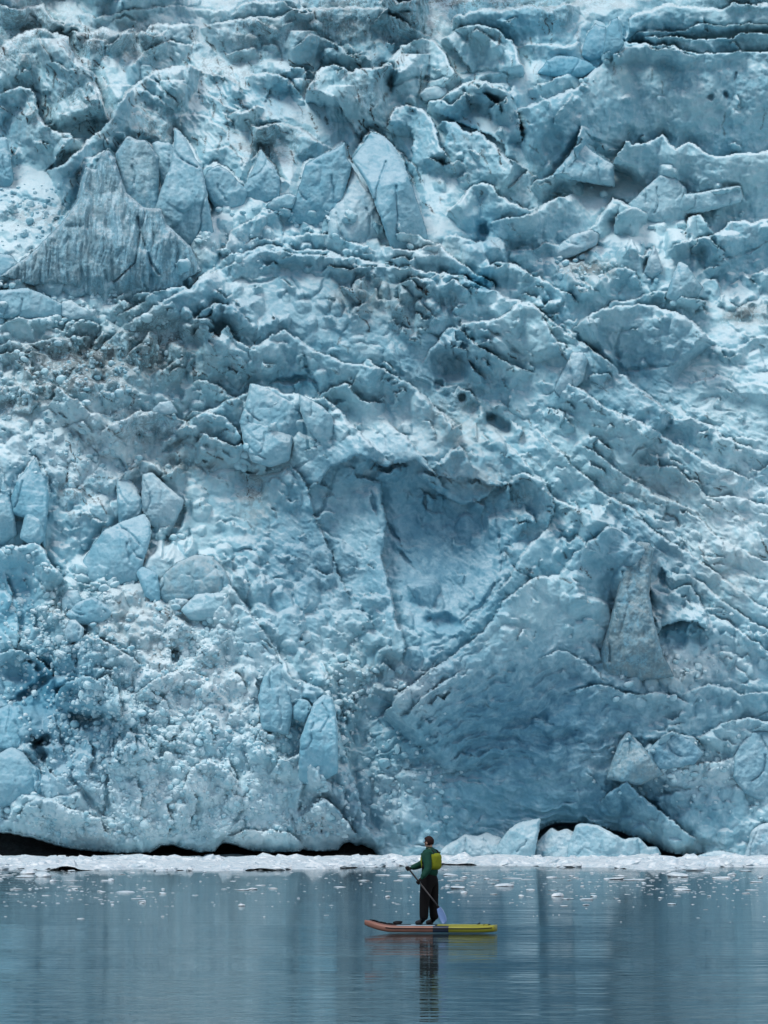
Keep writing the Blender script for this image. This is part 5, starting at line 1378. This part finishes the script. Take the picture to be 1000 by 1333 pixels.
def board_part(name, u0, u1, mat, kind, nu=26, nv=20, lift=0.0, wk=1.0, capA=False, capB=False):
    vs, fs = [], []
    for j in range(nu + 1):
        u = u0 + (u1 - u0) * j / nu; wd, zb, zt = board_sec(u)
        x = -BL / 2 + BL * u
        if kind == 'hull':
            for i in range(nv):
                a = 2 * math.pi * i / nv; c, s_ = math.cos(a), math.sin(a); r_ = (zt - zb) / 2
                yy = (wd - r_) * (1 if c > 0 else -1) * min(1, abs(c) * 3) + r_ * c if wd > r_ else wd * c
                vs.append((x, yy, (zb + zt) / 2 + r_ * (1 if s_ > 0 else -1) * abs(s_) ** .7))
        else:
            for i in range(nv):
                t = i / (nv - 1) * 2 - 1
                vs.append((x, t * wd * wk, zt + lift * (1 - abs(t) ** 6) + (.001 if lift else 0)))
    m = nv if kind == 'hull' else nv - 1
    for j in range(nu):
        for i in range(m): fs.append((j * nv + i, j * nv + (i + 1) % nv, (j + 1) * nv + (i + 1) % nv, (j + 1) * nv + i))
    if kind == 'hull':
        for e, on in ((0, capA), (nu, capB)):
            if on:
                vs.append(tuple(np.mean(vs[e * nv:(e + 1) * nv], axis=0))); c = len(vs) - 1
                for i in range(0, nv, 2): fs.append((c, e * nv + i, e * nv + i + 1, e * nv + (i + 2) % nv))
    return mesh_obj(name, vs, fs, mat, board)


RED = plain('reddish_brown_pvc', (.23, .105, .075), .45, .3, 5)
NAVY = plain('dark_blue_pvc', (.010, .022, .050), .45, .6, 9)
YEL = plain('yellow_green_pvc', (.25, .25, .016), .45, .12, 6)
PALE = plain('pale_blue_deck_foam', (.30, .44, .52), .7, .15, 8)
DKP = plain('dark_deck_foam', (.012, .015, .018), .8, .3, 20)
board_part('nose_section', 0, .545, RED, 'hull', 34, 24, capA=True)['label'] = 'reddish-brown nose half of the board'
board_part('middle_band', .545, .665, NAVY, 'hull', 8, 24)['label'] = 'dark blue band across the board'
board_part('tail_section', .665, 1, YEL, 'hull', 26, 24, capB=True)['label'] = 'yellow-green tail of the board'
board_part('deck_pad', .26, .555, PALE, 'pad', 20, 12, .010, .80)
board_part('tail_pad', .57, .95, YEL, 'pad', 20, 12, .022, .70)
board_part('foot_pad', .40, .60, DKP, 'pad', 10, 12, .016, .62)


def rail(u, side, out=.004):
    wd, zb, zt = board_sec(u); return Vector((-BL / 2 + BL * u, side * (wd + out), zb + (zt - zb) * .62))


for sd_ in (-1, 1):
    tube('rail_stripe', [rail(u, sd_) for u in np.linspace(.18, .985, 26)], .010, DKP, board, 6)
for (u, a_, b_) in ((.045, -.6, .6), (.10, -.7, .7), (.16, -.7, .7)):
    wd, zb, zt = board_sec(u); wd2, _, zt2 = board_sec(u + .05)
    tube('bungee_cord', [(-BL / 2 + BL * u, a_ * wd, zt + .016), (-BL / 2 + BL * (u + .025), 0, (zt + zt2) / 2 + .026), (-BL / 2 + BL * (u + .05), b_ * wd2, zt2 + .016)], .010, STRAP, board, 6)
tube('leash', [(-BL / 2 + BL * u, -.14 + .05 * math.sin(u * 20), board_sec(u)[2] + .018) for u in np.linspace(.06, .36, 16)], .011, STRAP, board, 6)
tube('carry_handle', [(-.05, -.06, board_sec(.48)[2] + .02), (0, -.06, board_sec(.5)[2] + .05), (.05, -.06, board_sec(.52)[2] + .02)], .012, STRAP, board, 6)
tube('tail_handle', [(BL * .36, -.09, board_sec(.86)[2] + .012), (BL * .38, 0, board_sec(.88)[2] + .05), (BL * .36, .09, board_sec(.86)[2] + .012)], .012, STRAP, board, 6)
tube('tail_strap', [(BL * .42, -.2, board_sec(.92)[2] + .012), (BL * .425, 0, board_sec(.925)[2] + .02), (BL * .42, .2, board_sec(.92)[2] + .012)], .010, STRAP, board, 6)
bag = mesh_obj('dry_bag', chunk(ico(2)[0], 77, 12, .1, .04) * [.11, .08, .06], ico(2)[1], STRAP)
bag.location = Matrix.Rotation(YAW, 3, 'Z') @ Vector((-BL / 2 + BL * .255, 0, board_sec(.255)[2] + .035)) + board.location
tag(bag, 'small black bag lying on the deck before the paddler', 'bag')
